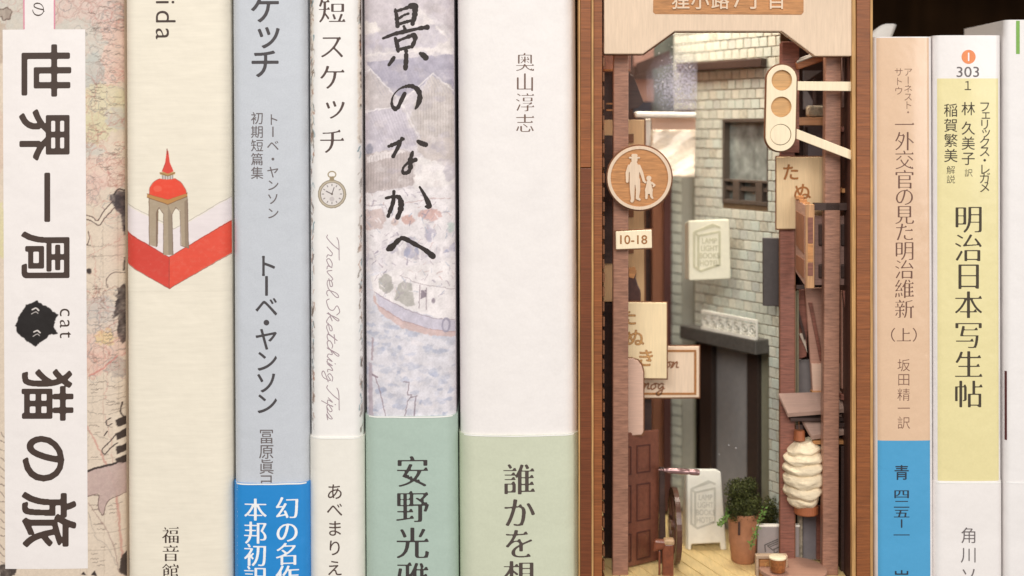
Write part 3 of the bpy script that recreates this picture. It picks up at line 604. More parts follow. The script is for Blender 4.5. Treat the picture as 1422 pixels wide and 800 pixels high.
for kk in range(230):
    y = r.uniform(425, 596); c.blob(r.uniform(502, 636), y, r.uniform(3, 10), r.uniform(1.6, 4.5), r.choice([(192, 198, 214), (180, 188, 208), (206, 210, 220), (232, 228, 230), (198, 200, 210), (168, 178, 202)]), r.uniform(.3, .7), 4, .4, kk)
c.poly([(514, 384), (560, 372), (640, 360), (640, 452), (590, 436), (540, 420), (518, 408)], (238, 234, 232), .95, 2, 1, .06)
c.poly([(525, 388), (534, 380), (544, 384), (546, 402), (536, 408), (526, 400)], (182, 180, 172), .9, 2, 1, .2); c.poly([(553, 396), (560, 390), (572, 394), (576, 424), (566, 426), (548, 416)], (186, 184, 176), .9, 2, 1, .2)
c.poly([(521, 406), (560, 428), (600, 442), (640, 448), (640, 462), (600, 458), (556, 444), (526, 424)], (204, 200, 214), .95, 1.5, 1, .12); c.poly([(519, 408), (524, 422), (556, 444), (600, 458), (640, 463), (640, 470), (598, 466), (560, 456), (530, 436), (519, 420)], (216, 188, 182), .9, 2, 1, .15)
c.line([(519, 406), (560, 428), (600, 442), (640, 447)], 1, (150, 130, 140), .7, 1.5); c.line([(524, 423), (556, 444), (600, 458), (640, 464)], 1, (176, 140, 140), .7, 1.5)
c.line([(556, 382), (580, 394), (640, 404)], 1, (160, 146, 150), .7, 2); c.line([(583, 396), (582, 428)], 1, (140, 120, 130), .8, 1); c.line([(592, 400), (592, 430)], 1, (140, 120, 130), .7, 1); c.poly([(584, 404), (592, 402), (592, 412), (584, 416)], (130, 116, 130), .8, 2); c.blob(602, 418, 2.5, 4, (130, 116, 130), .8, 1)
P = [(619+5*math.cos(t), 452+9*math.sin(t)) for t in np.linspace(0, 6.28, 16)]; c.line(P, 2.6, (160, 156, 176), .9, 1)
c.poly([(511, 505), (516, 505), (518, 580), (511, 580)], (186, 172, 182), .85, 1.5); c.line([(517, 470), (516, 500)], 3, (176, 158, 166), .8, 1.5); c.line([(521, 522), (528, 545), (536, 580)], 1.3, (150, 130, 140), .8, 1.5); c.line([(517, 521), (524, 524)], 2.5, (140, 120, 132), .8, 1)
c.line([(560, 530), (568, 531), (566, 548), (572, 549), (566, 558), (562, 580)], 1.4, (150, 134, 144), .85, 1.5); c.line([(577, 552), (575, 580)], 1.6, (140, 124, 136), .8, 1); c.line([(571, 552), (579, 550)], 1.4, (140, 124, 136), .8, 1)
for kk in range(260):
    y = r.uniform(262, 410); x = r.uniform(504, 638); c.line([(x, y), (x+r.uniform(-7, 7), y+r.uniform(-6, 9))], r.uniform(.7, 1.8), r.choice([(150, 140, 158), (180, 168, 176), (240, 236, 236), (206, 182, 178), (170, 180, 196), (238, 232, 230)]), r.uniform(.35, .75), 2)
for kk in range(200):
    y = r.uniform(-20, 262); x = r.uniform(504, 638); c.blob(x, y, r.uniform(3, 11), r.uniform(2, 8), r.choice([(176, 170, 186), (224, 216, 214), (196, 186, 184), (212, 206, 214), (236, 230, 228)]), r.uniform(.12, .32), 4, .5, kk)
_g = (vnoise(c.h, c.w, 3, 41)-.5)*.07+(vnoise(c.h, c.w, 14, 42)-.5)*.10
c.A = np.clip((c.A*.86+.14*c.A.mean(2, keepdims=True))*(1.015+_g[..., None])*np.array([1.0, .985, .99]), 0, 1)
b5 = Book('harbour_watercolour_book', 'book with a pale harbour watercolour jacket and a grey-green band', 506, 631.8, -200, paper('lavender jacket', (206, 200, 206)), dep=135, r=3.4, b=.8, lean=.006)
b5.sheet('watercolour_print', paper('watercolour print', (255, 255, 255), .5, attr='print'), 506.5, 631.3, -30, 600, .03, .8, .8, c)
b5.band('green_paper_band', paper('grey green band', (178, 198, 186), .5, amount=.04), 578.5, dep=60)
bk = inkm('brush ink', (44, 34, 30)); k = Ink()
BR = [[(549, 13, 3), (551, 24, 4), (552, 36, 4)], [(549, 16, 3), (562, 12, 3), (575, 8, 6), (576, 20, 5), (573, 33, 4)], [(555, 25, 2.6), (561, 21, 2.4), (567, 19, 2.6)], [(553, 34, 3), (562, 31, 3), (570, 29, 3)],
 [(561, 37, 2.5), (563, 42, 3)], [(532, 53, 3), (548, 47, 3.5), (562, 44, 4), (580, 40, 3.4), (593, 38, 5)], [(549, 53, 3), (551, 60, 4), (553, 71, 3.4)], [(552, 57, 2.6), (562, 53, 3), (575, 49, 4.6), (576, 56, 4), (572, 65, 3.4)], [(553, 69, 3), (562, 67, 3.4), (570, 65, 3)],
 [(564, 68, 3), (564, 82, 4.6), (563, 95, 4.6)], [(547, 80, 4), (543, 86, 4), (540, 90, 3)], [(583, 74, 2.6), (588, 77, 5), (591, 80, 5.5)],
 [(562, 130, 4), (557, 140, 4), (552, 150, 4), (547, 150, 4), (544, 144, 2.6), (546, 133, 1.6), (554, 124, 1.4), (564, 120, 3), (573, 120, 4), (581, 126, 5), (583, 136, 5), (580, 146, 4), (577, 151, 2.5)],
 [(540, 203, 3), (550, 199, 4), (560, 193, 3)], [(558, 192, 3), (553, 204, 4), (546, 217, 4)], [(580, 196, 2.6), (585, 199, 5), (591, 201, 4)], [(573, 211, 3), (570, 222, 4.4), (570, 232, 4.4), (567, 239, 4), (560, 240, 3.4), (560, 233, 2.4), (567, 226, 3), (577, 222, 4.5)],
 [(536, 275, 3), (546, 273, 3), (554, 274, 4), (557, 282, 5), (556, 292, 5), (552, 302, 4)], [(547, 266, 3), (546, 280, 4), (542, 292, 4), (539, 300, 3.4)], [(583, 260, 2), (590, 272, 4.4), (596, 286, 5), (591, 287, 2)],
 [(539, 346, 5), (545, 342, 6), (554, 333, 4), (561, 331, 4), (576, 339, 4), (590, 347, 4), (601, 356, 5.5)]]
k.strokes([[(x, y, max(1.3, w*1.42*(1+.16*math.sin(x*1.9+y*1.3)+.1*math.sin(x*4.1-y*3.7)))) for x, y, w in smooth_path(st, 5)] for st in BR], .45)
b5.ink(k, 'title_lettering', bk, .07)
k = Ink(); k.col('安野光雅', 573, [654, 703, 753, 802], 48, ('mincho', 2)); b5.ink(k, 'author_lettering', inkm('dark ink', (62, 56, 54)), .44)

# ---- 6 white book with light green band ------------------------------------------------------------------
b6 = Book('white_book', 'wide white book with a pale green band, left of the miniature street', 637, 802.5, -220, paper('white jacket', (243, 238, 235), amount=.03), dep=140, r=4.2, b=1.2, lean=.006)
b6.band('pale_green_paper_band', paper('pale green band', (209, 214, 190), .5, amount=.04), 604.5, dep=60)
k = Ink(); k.col('奥山淳志', 729, [86, 114, 142, 171], 28, ('mincho', 0)); b6.ink(k, 'author_lettering', inkm('brown ink', (118, 92, 80)))
k = Ink(); k.col('誰かを想', 721, [665, 711, 754, 799], 47, ('mincho', 2)); b6.ink(k, 'band_lettering', inkm('umber ink', (82, 70, 64)), .44)

# ---- 8 peach paperback ---------------------------------------------------------------------------------------
wc = paper('white cover gloss', (240, 234, 232), .3, coat=.4)
b8 = Book('peach_paperback', 'peach paperback whose lower spine is bright blue, right of the miniature street', 1215, 1297.5, 51.5, wc, dep=105, r=2.0, b=.35, lean=.003, sink=2)
b8.sheet('peach_print', paper('peach print', (230, 196, 164), .28, coat=.5, amount=.03), 1219, 1291.5, 52.5, 612, .03, 2, 20)
b8.sheet('blue_print', paper('blue print', (82, 166, 214), .28, coat=.5), 1219, 1291.5, 612, 845, .035, 2, 20)
i8 = inkm('plum brown ink', (112, 78, 64))
k = Ink(); k.col('一外交官の見た明治維新', 1256, [173, 196, 222, 249, 273, 298, 322, 348, 374, 401, 429], 29, ('mincho', 0))
k.ch('上', 1255, 465, 22, ('mincho', 0)); k.ch('（', 1232.5, 465, 24, ('thin', 1), sy=.85); k.ch('）', 1278, 465, 24, ('thin', 1), sy=.85); b8.ink(k, 'title_lettering', i8)
k = Ink(); k.col('アーネスト', 1261, (100, 146), 13, ('thin', 1)); k.ch('・', 1261, 156, 13, ('thin', 1)); k.col('サトウ', 1248, (100, 126), 13, ('thin', 1)); k.col('坂田精一訳', 1255, [507, 527, 548, 567, 587], 19, ('thin', 1)); b8.ink(k, 'author_lettering', inkm('light plum ink', (136, 100, 82)))
k = Ink(); k.ch('青', 1252, 656, 22, ('bold', 1))
for ch, y in (('四', 686), ('二', 700), ('五', 713), ('一', 743)): k.ch(ch, 1252, y, 24, ('bold', 1), sy=.56)
k.strokes([[(1252, 722, 2.2), (1252, 732, 2.2)]]); k.ch('岩', 1252, 803, 24, ('bold', 1)); b8.ink(k, 'number_lettering', inkm('navy ink', (38, 52, 70)), .06)

# ---- 9 yellow paperback --------------------------------------------------------------------------------------------
b9 = Book('yellow_paperback', 'pale yellow paperback numbered 303 under an orange dot', 1298.8, 1392.6, 49.5, paper('white cover b', (242, 237, 234), .35, coat=.3), dep=105, r=1.8, b=.35, lean=.0015, sink=2)
b9.sheet('yellow_print', paper('yellow print', (236, 224, 168), .35, coat=.3, amount=.03), 1302.8, 1387.5, 109, 668, .03, 2, 20)
b9.band('white_paper_band', paper('white band', (241, 236, 233)), 670, dep=50, off=.16)
k = Ink(); k.strokes([[(1345, 79, 19.5)]], .4); b9.ink(k, 'orange_dot', inkm('orange ink', (240, 146, 92)), .05)
k = Ink(); k.strokes([[(1345, 74, 2), (1345, 84, 2)]], .4); b9.ink(k, 'dot_mark', inkm('white ink', (246, 248, 250)), .08)
k = Ink(); k.ch('303', 1344, 99.5, 20.5, ('plain', 0), anchor='bb', sx=1.12); b9.ink(k, 'number_lettering', inkm('grey ink', (112, 104, 104)))
b9y = inkm('olive black ink', (66, 56, 40))
k = Ink(); k.ch('１', 1344, 119, 17, ('plain', 0), anchor='bb'); k.col('明治日本写生帖', 1345, [304, 344, 383, 423, 465, 506, 547], 42, ('mincho', 1)); b9.ink(k, 'title_lettering', b9y, .06)
k = Ink(); k.col('フェリックス・レガメ', 1367.5, (148, 260), 17, ('plain', 0)); k.col('林久美子', 1344.5, [151, 178, 199, 220], 20, ('plain', 0)); k.ch('訳', 1345, 240, 12, ('thin', 1)); k.col('稲賀繁美', 1320.5, [153, 174, 195, 216], 20, ('plain', 0)); k.col('解説', 1320.5, [236, 249], 12.5, ('thin', 1)); b9.ink(k, 'author_lettering', b9y, .06)
k = Ink(); k.col('角川ソ', 1345, [743, 770, 798], 24, ('thin', 1)); b9.ink(k, 'publisher_lettering', inkm('grey ink', (112, 104, 104)), .24)

# ---- 10 white book at the edge ---------------------------------------------------------------------------------------
b10 = Book('white_hardback', 'white hardback with a green stripe, rightmost on the shelf', 1396.5, 1470, 28, paper('white cover c', (240, 236, 234)), dep=30, r=1.6, b=.3, lean=.001)
b10.sheet('green_stripe', inkm('green ink', (128, 176, 82)), 1411.5, 1416.5, 28.8, 75, .05, 1, 20)
b10.sheet('fold_line', paper('band edge', (250, 248, 246)), 1398.5, 1424, 669, 671.5, .14, 2, 1)
b10.sheet('dark_strip', inkm('maroon ink', (84, 30, 28)), 1397.2, 1399.4, 516, 612, .05, .6, 20)
# curled corner of a paper slip behind the peach paperback
V = []; F = []; n = 8
for i in range(n+1):
    t = i/n; x = 1208+37*t
    for j in range(5):
        q = j/4; yb = 64-4*t; yt = 47-14*math.sin(min(1, t*1.5)*math.pi/2)+(0 if t < .9 else 1.5); y = yb+(yt-yb)*q; V.append(W(x-(0 if q > .8 else 10*(1-q)*t), y, 16+5*t*t+2*q))
for i in range(n):
    for j in range(4): F.append([i*5+j, (i+1)*5+j, (i+1)*5+j+1, i*5+j+1])
# the slip reaches down between the books to the shelf
lo = len(V); V += [Vector((W(1212, 60, 16).x, .016, SHELF_Z+.001)), Vector((W(1223, 60, 16).x, .019, SHELF_Z+.001))]; F.append([0, lo, lo+1, 5*5])
tag(obj('paper_slip', V, F, paper('grey white paper', (232, 228, 222)), solid=.00012, smooth=True), 'curled grey-white paper corner sticking up behind the peach paperback', 'paper slip')
# ================================================================== the miniature street (book nook)
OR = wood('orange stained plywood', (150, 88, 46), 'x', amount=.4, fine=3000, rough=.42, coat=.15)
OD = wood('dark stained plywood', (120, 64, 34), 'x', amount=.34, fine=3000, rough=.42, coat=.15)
RAW = wood('raw ply edge', (204, 158, 100), 'z', amount=.4)
BIRCH = wood('birch', (232, 206, 178), 'z', amount=.10, fine=1800, long=150, blotch=.06)
BIRCHY = wood('yellow birch', (252, 234, 200), 'z', amount=.08, fine=1800, long=150, blotch=.05)
ENG = wood('engraved birch', (200, 140, 86), 'x', amount=.35, fine=1800, long=200)
BURN = wood('burnt edge', (124, 76, 42), 'x', amount=.3)
LETR = mat('burnt lettering', (168, 112, 60), .7, .3, (3000, 3000, 3000))
POST = wood('rose brown wood', (166, 120, 98), 'x', amount=.42, fine=1900, long=260, rough=.36, coat=.2, blotch=.2)
RED_ = wood('red brown wood', (140, 88, 72), 'x', amount=.45, fine=2400, long=240)
DARK = wood('dark walnut', (66, 44, 36), 'x', amount=.4)
nook = thing('miniature_street_frame', 'tall wooden frame holding a miniature alley, between white book and peach paperback', 'book nook', tuple(W(1006, 0, 45)*1-Vector((0, 0, W(1006, 0, 45).z-SHELF_Z-.0002))))
FB = (SHELF_Z+.0004); YB = 400-(FB-0)/S   # grid row of the frame's foot at depth 0
TOPZ = .122
def nb(name, x0, x1, z0, z1, d0, d1, m, bev=.00012, **k):
    return MB().bw((x0, d0*.001, z0), (x1, d1*.001, z1)).obj(name, m, nook, bevel=bev, **k)
X = lambda px: (px-711)*S
zs = 400-233; zs = zs*S
# left outer board in two lengths, each with a paler chamfered ply edge either side
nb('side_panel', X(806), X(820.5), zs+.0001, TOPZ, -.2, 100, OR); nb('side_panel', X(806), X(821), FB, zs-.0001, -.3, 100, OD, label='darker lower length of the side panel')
nb('ply_edge', X(803.6), X(805.7), FB, TOPZ, -.1, 100, RAW); nb('ply_edge', X(821.3), X(824.3), FB, TOPZ, .0, 100, RAW)
nb('inner_panel', X(824.6), X(836.5), FB, TOPZ, .8, 100, OR)
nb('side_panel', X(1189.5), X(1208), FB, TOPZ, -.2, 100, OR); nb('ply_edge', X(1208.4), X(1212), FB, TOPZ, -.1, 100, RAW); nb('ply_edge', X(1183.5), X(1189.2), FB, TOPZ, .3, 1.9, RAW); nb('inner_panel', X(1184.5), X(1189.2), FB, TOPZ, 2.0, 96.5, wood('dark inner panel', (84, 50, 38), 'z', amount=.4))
for i in range(40):   # laser-cut teeth along the inner panel
    y = 60+i*20+random.uniform(-1, 1)
    if y > 835: break
    MB().box(836.8, y, 839.6+random.uniform(-.4, .4), y+13, 1.6, 4).obj('tooth', BURN, nook, bevel=.0001)
nb('top_panel', X(803), X(1212), TOPZ, TOPZ+.003, 0, 100, OR); nb('back_panel', X(825), X(1188), FB, TOPZ-.0002, 97, 99.6, DARK); nb('base_panel', X(825), X(1183), FB, FB+.003, 3, 96, DARK)
FZ = -.0780
# header
P = [(839, -110), (1183, -110), (1183, 78), (1132, 78), (1086, 43.5), (937, 43.5), (893, 75), (839, 75)]
hb = MB().poly(P, .6, 3).obj('header_board', BIRCH, nook, bevel=.00025)
MB().poly([(908, -60), (1116, -60), (1116, 17), (1113, 20.5), (910, 19.5), (907, 17)], .45, .6).obj('engraved_panel', ENG, hb, bevel=.0001)
k = Ink(); 
for ch, x in (('狸', 945), ('小', 972), ('路', 1000), ('7', 1024), ('丁', 1048), ('目', 1078)): k.ch(ch, x, 0.5, 26, ('bold', 1), vert=False, **({'anchor': 'bb'} if ch == '7' else {}))
k.obj('raised_lettering', BIRCH, hb, flat(.25), solid=.0004)
MB().poly([(838, -110), (1184, -110), (1184, 79.8), (1131.6, 79.8), (1085.6, 45.4), (937.6, 45.6), (893.6, 77), (838, 77)], 3.62, .5).obj('burnt_back_edge', BURN, hb)
# posts
for x0, x1, xb0, xb1 in ((852, 873, 850.5, 872.5), (1146.5, 1168.5, 1142, 1164)):
    MB().hexa([W(xb0, 838, 6), W(xb1, 838, 6), W(x1, 60, 6), W(x0, 60, 6)], (0, .003, 0)).obj('post', POST, nook, bevel=.0003)
# LED strip under the roof of the box
ledm = mat('led', (255, 232, 190), .4, 0, emit=6)
nb('led_strip', .018, .068, .1185, .1195, 27, 33, ledm); nb('led_holder', .016, .070, .1196, .1215, 25, 35, DARK)

# ---- floor of the alley: diagonal planks
flo = thing('alley_floor', 'yellow planked floor of the miniature alley', 'floor', (W(1006, 0, 45).x, .045, FZ-.003))
nb_base = MB().bw((X(840), .004, FZ-.0042), (X(1183)+.001, .0965, FZ-.0012)).obj('floor_base', DARK, flo)
PLK = wood('yellow plank', (238, 208, 146), 'y', amount=.15, fine=1500, long=200)
dv = Vector((9.6, -25, 0)).normalized(); nv = Vector((dv.y, -dv.x, 0))*-1
me = None; x_lo, x_hi, y_lo, y_hi = X(840)+.0002, X(1183), .0045, .096
pm = wood('yellow plank', (238, 208, 146), 'y')
for i in range(-14, 34):
    wd = .0042; c0 = Vector((.03, .05, 0))+nv*(i*wd); pts = []
    corners = [c0-dv*.2+nv*.00012, c0+dv*.2+nv*.00012, c0+dv*.2+nv*(wd-.00012), c0-dv*.2+nv*(wd-.00012)]
    def clip(P, f):
        out = []
        for a, b in zip(P, P[1:]+P[:1]):
            fa, fb = f(a), f(b)
            if fa >= 0: out.append(a)
            if fa*fb < 0: out.append(a+(b-a)*(fa/(fa-fb)))
        return out
    for f in (lambda p: p.x-x_lo, lambda p: x_hi-p.x, lambda p: p.y-y_lo, lambda p: y_hi-p.y): corners = clip(corners, f) if corners else []
    if len(corners) < 3: continue
    n = len(corners); zt = FZ+random.uniform(-.00006, .00006); V = [Vector((p.x, p.y, zt)) for p in corners]+[Vector((p.x, p.y, FZ-.001)) for p in corners]
    MB().add(V, [list(range(n)), list(range(2*n-1, n-1, -1))]+[[j, (j+1) % n, n+(j+1) % n, n+j] for j in range(n)]).obj('plank', PLK, flo, bevel=.0001, seg=1)

# ---- tiled building: an oblique wall ------------------------------------------------------------------
A0 = Vector((.0752, .020, 0)); ev = Vector((-.617, 1, 0)).normalized(); nn = Vector((-1, -.617, 0)).normalized()
def wl(s, z, h=0): return A0+ev*s+nn*h+Vector((0, 0, z))
def wpx(px, py):
    r_ = (px-711)*S/DIST; s = (A0.x-r_*(A0.y+DIST))/(-ev.x+r_*ev.y); k_ = (A0.y+DIST+ev.y*s)/DIST
    return s, ZE+(EYE-py)*S*k_
def wbox(mb, s0, s1, z0, z1, h0, h1):
    return mb.hexa([wl(s0, z0, h1), wl(s1, z0, h1), wl(s1, z1, h1), wl(s0, z1, h1)], nn*(h0-h1))
tb = thing('tiled_building', 'building front of pale square tiles with a grey window', 'building', tuple(wl(.02, FZ, -.004)))
MORT = mat('mortar', (120, 98, 72), .9, .25, (1500, 1500, 1500), bump=.5)
TILE = mat('cream tile', (214, 216, 200), .35, .12, (900, 900, 900), bump=.3, blotch=.18, bl_scale=220, coat=.2)
s_door0, zl = wpx(1068, 480); s_door1, _ = wpx(963, 470); s_win0, _ = wpx(1067, 200); s_win1, _ = wpx(1004, 200)
zw0, zw1 = wpx(1035, 284)[1], wpx(1035, 165)[1]; zd = wpx(1068, 478)[1]; S_END = wpx(965, 600)[0]; S_UP = wpx(936, 100)[0]; ZT = .112
wall_parts = MB()
for a, b, z0, z1 in ((0, s_door0, FZ, ZT), (s_door0, S_END, zd, zw0), (s_win1, S_END, zw0, zw1), (s_door0, s_win0, zw0, zw1), (s_door0, S_UP, zw1, ZT), (s_door1, S_END, FZ, zd)):
    if b-a > 1e-5: wbox(wall_parts, a, b, z0, z1, -.003, 0)
wall_parts.obj('wall', MORT, tb)
TW, TH_ = .00335, .00292
base_tile = None; tiles = []
row = 0; z = FZ+.0002
while z+TH_ < ZT:
    off = -(TW/2) if row % 2 else 0; cidx = 0; s = off
    se = S_UP if z > zw1 else S_END
    while s < se:
        a, b = max(s, 0)+.00012, min(s+TW, se)-.00012
        hit = (b > s_door0-.0002 and a < s_door1 and z < zd-.0005) or (b > s_win0 and a < s_win1 and z+TH_ > zw0+.0003 and z < zw1-.0003)
        if hit:   # keep the part of the tile beside the opening
            if a < s_door0-.0008 and z < zd-.0005: b = s_door0-.0002; hit = False
            elif a < s_win0-.0006 and z >= zd-.0005: b = s_win0-.0001; hit = False
            elif b > s_win1+.0006 and z >= zd-.0005: a = s_win1+.0001; hit = False
        if not hit and b-a > .0004: tiles.append((a, b, z+.0001, z+TH_-.00012))
        s += TW; cidx += 1
    z += TH_; row += 1
def tile_geo(a, b, z0, z1):
    h = .00028+random.uniform(-.00005, .00007); c_ = .00012
    base = [wl(a, z0, 0), wl(b, z0, 0), wl(b, z1, 0), wl(a, z1, 0)]; up = [wl(a+c_, z0+c_, h), wl(b-c_, z0+c_, h), wl(b-c_, z1-c_, h), wl(a+c_, z1-c_, h)]
    return base+up, [[4, 5, 6, 7], [0, 1, 5, 4], [1, 2, 6, 5], [2, 3, 7, 6], [3, 0, 4, 7]]
# every tile that shows is its own part; those hidden up behind the header or down behind other things are joined
def vis(t): 
    zc = (t[2]+t[3])/2; p = wl((t[0]+t[1])/2, zc); kk = DIST/(DIST+p.y); py = EYE-(zc-ZE)/S*kk; return 40 < py < 770
shown = [t for t in tiles if vis(t)]; shown.sort(key=lambda t: t[0]); rest = [t for t in tiles if not vis(t)]+shown[298:]; shown = shown[:298]
cache = {}
TILES3 = [TILE, mat('stained tile', (208, 204, 184), .45, .2, (700, 700, 700), bump=.4, blotch=.3, bl_scale=300), mat('grey tile', (208, 210, 198), .4, .15, (700, 700, 700), bump=.3, blotch=.2), mat('greenish tile', (208, 214, 200), .35, .12, (900, 900, 900), bump=.3, coat=.2), mat('warm tile', (218, 216, 198), .35, .14, (900, 900, 900), bump=.3, coat=.2)]
for t in shown:
    key = (round(t[1]-t[0], 4), round(t[3]-t[2], 4), random.choice((0, 0, 0, 0, 3, 3, 4, 4, 1, 2)))
    org = wl(t[0], t[2], 0)
    if key not in cache:
        V, F = tile_geo(0, t[1]-t[0], 0, t[3]-t[2]); V = [v-A0 for v in V]; me = bpy.data.meshes.new('tile'); me.from_pydata([tuple(v) for v in V], [], recalc(V, F)); me.materials.append(TILES3[key[2]]); cache[key] = me
    o = bpy.data.objects.new('tile', cache[key]); COL.objects.link(o); o.parent = tb; o.location = org-tb.location
mb = MB()
for t in rest:
    V, F = tile_geo(*t); n = len(mb.V); mb.V += V; mb.F += [[i+n for i in f] for f in F]
mb.obj('far_tiles', TILE, tb, kind='stuff')
# ledge above the window
DB = mat('dark brown paint', (76, 58, 50), .5, .2, (900, 900, 900), bump=.2, blotch=.2)
s0, za = wpx(1066, 81); s1, zb = wpx(985, 81); wbox(MB(), s0, S_UP-.004, wpx(1066, 93)[1], za, .0002, .0024).obj('ledge', DB, tb, bevel=.0002)
# window
FR = mat('window frame paint', (92, 80, 70), .5, .2, (900, 900, 900), bump=.2); PANE = mat('cloudy pane', (156, 162, 154), .12, .35, (300, 300, 200), blotch=.5, bl_scale=190, coat=.5)
wf = MB(); t_ = .0008
wbox(wf, s_win0, s_win1, zw1-t_*1.2, zw1, -.0022, .0003); wbox(wf, s_win0, s_win1, zw0, zw0+t_*1.4, -.0022, .0004)
wbox(wf, s_win1-t_, s_win1, zw0+t_*1.4, zw1-t_*1.2, -.0022, .0003); wbox(wf, s_win0, s_win0+t_*.5, zw0+t_*1.4, zw1-t_*1.2, -.0022, .0003)
zr = wpx(1035, 250)[1]; wbox(wf, s_win0+t_*.5, s_win1-t_, zr-.0007, zr, -.0022, .0002)
wfo = wf.obj('window', FR, tb, bevel=.00008)
wbox(MB(), s_win0+.0002, s_win1-.0002, zw0+.0002, zw1-.0002, -.0026, -.0020).obj('pane', PANE, wfo)
for f in (.12, .62): wbox(MB(), s_win0+(s_win1-s_win0)*f, s_win0+(s_win1-s_win0)*(f+.14), zw0+t_*1.4, zr-.0007, -.0019, .0003).obj('rail_bar', FR, wfo, bevel=.00005)
wbox(MB(), s_win0+.0004, s_win1-.001, zr-.0032, zr-.0020, -.0018, -.0002).obj('rail_bar', FR, wfo, bevel=.00005)
# doorway: recessed panels and dark posts under a canopy with a white lattice
GD = mat('grey door paint', (142, 140, 138), .55, .1, (500, 500, 500), bump=.1, blotch=.1); GD2 = mat('olive grey door paint', (140, 138, 116), .55, .1, (500, 500, 500), blotch=.1)
def sx(px): return wpx(px, 600)[0]
wbox(MB(), sx(1028), sx(983), FZ+.0003, zd-.0002, -.0046, -.0034).obj('door_leaf', GD, tb, bevel=.0001)
wbox(MB(), sx(1067.5), sx(1045), FZ+.0003, zd-.0002, -.0046, -.0034).obj('door_leaf', GD2, tb, bevel=.0001)
dj = mat('door post paint', (60, 48, 42), .5, .2, (900, 900, 900))
wbox(MB(), sx(1044.5), sx(1029), FZ+.0003, zd-.0002, -.0046, -.0022).obj('door_post', dj, tb, bevel=.0002)
wbox(MB(), sx(982), sx(965), FZ+.0003, zd-.0002, -.0046, -.0018).obj('door_post', dj, tb, bevel=.0002)
wbox(MB(), sx(1068), S_END, FZ+.0003, zd, -.0062, -.0050).obj('door_backing', DARK, tb)
CAN = mat('canopy slate', (84, 80, 74), .6, .25, (700, 700, 700), bump=.3)
zc0 = wpx(1069, 491)[1]; zc1 = wpx(1069, 471)[1]
wbox(MB(), s_door0-.0001, S_END+.001, zc0, zc1, -.003, .0052).obj('canopy', CAN, tb, bevel=.0003)
zl1 = zc1+.0052; LAT = mat('white lattice paint', (236, 232, 218), .6, .1, (900, 900, 900), bump=.2)
mb = MB(); sa, sb = s_door0+.0006, sx(990)
for z_ in (zc1+.0004, zl1): wbox(mb, sa, sb, z_-.0004, z_+.0004, .0036, .0046)
n = 7
for i in range(n):
    a = sa+(sb-sa)*(i+.5)/n; rr_ = (sb-sa)/n*.52
    for cz, rad in ((zc1+.0026, rr_), (zc1+.0026, rr_*.45)):
        pts = [wl(a+rad*math.cos(t)*1.0, cz+rad*.85*math.sin(t), .0041) for t in np.linspace(0, 2*math.pi, 17)]; mb.tube(pts, .00026, 6, False)
    mb.tube([wl(a-rr_*.98, zc1+.0003, .0041), wl(a-rr_*.98, zl1, .0041)], .0003, 6)
mb.obj('lattice', LAT, tb, smooth=True)

# ---- back of the alley: mirror reflections built as solid pillars and boards ------------------------------------------------------------------------------
bw_ = thing('alley_end_wall', 'far end wall of the alley with a tile strip, mirrored brown and pale pillars built solid', 'wall', (W(930, 0, 62).x, .063, FZ+.0001))
def eb(name, x0, x1, y0, y1, d0, d1, m, **k): return MB().box(x0, y0, x1, y1, d0, d1).obj(name, m, bw_, **k)
FY = EYE-(FZ+.0001-ZE)/S*DIST/(DIST+.062)
eb('dark_board', 842, 906, -60, FY, 64, 66, DARK)
eb('mirrored_pillar', 906, 922, 175, FY, 60, 66, wood('brown pillar', (150, 98, 70), 'z', amount=.25)); eb('mirrored_pillar', 922.3, 932, 175, FY, 58, 66, wood('maroon pillar', (92, 52, 46), 'z'), label='narrow maroon strip of the mirrored street')
PAL = mat('pale grey strip of the mirrored street', (176, 174, 160), .5, .08, (500, 500, 500), blotch=.1)
eb('mirrored_pillar', 947.5, 963, 175, FY, 59, 66, PAL, label='pale grey strip of the mirrored street'); eb('mirrored_pillar', 963.2, 966, 175, FY, 58.4, 66, mat('olive pillar', (150, 148, 128), .5, .08))
eb('dark_board', 906.2, 968, -60, 174, 66, 68, mat('murky board', (96, 100, 92), .35, .3, (300, 300, 300), blotch=.3)); eb('mortar_backing', 932.2, 947.3, 175, FY, 62, 66, MORT)
y = 182; i = 0
while y < FY-13:
    MB().hexa([W(932.6, y+12.4, 61.4), W(947, y+15, 60), W(947, y+2.4, 60), W(932.6, y, 61.4)], (0, .0008, 0)).obj('tile', TILE, bw_); y += 14.1; i += 1
PKP = wood('pink board', (150, 116, 104), 'x', amount=.12)
eb('wall_board', 880, 908, 52, 92, 50, 52, PKP); eb('wall_board', 880, 908, 110, 141, 50, 52, PKP)
MB().poly([(884, 88), (930, 70), (932, 88), (908, 96), (884, 104)], 48, 3).obj('roof_edge', DARK, bw_)
eb('wall_board', 880, 904, 142, 156, 50, 52, mat('blue black', (50, 50, 60), .5))
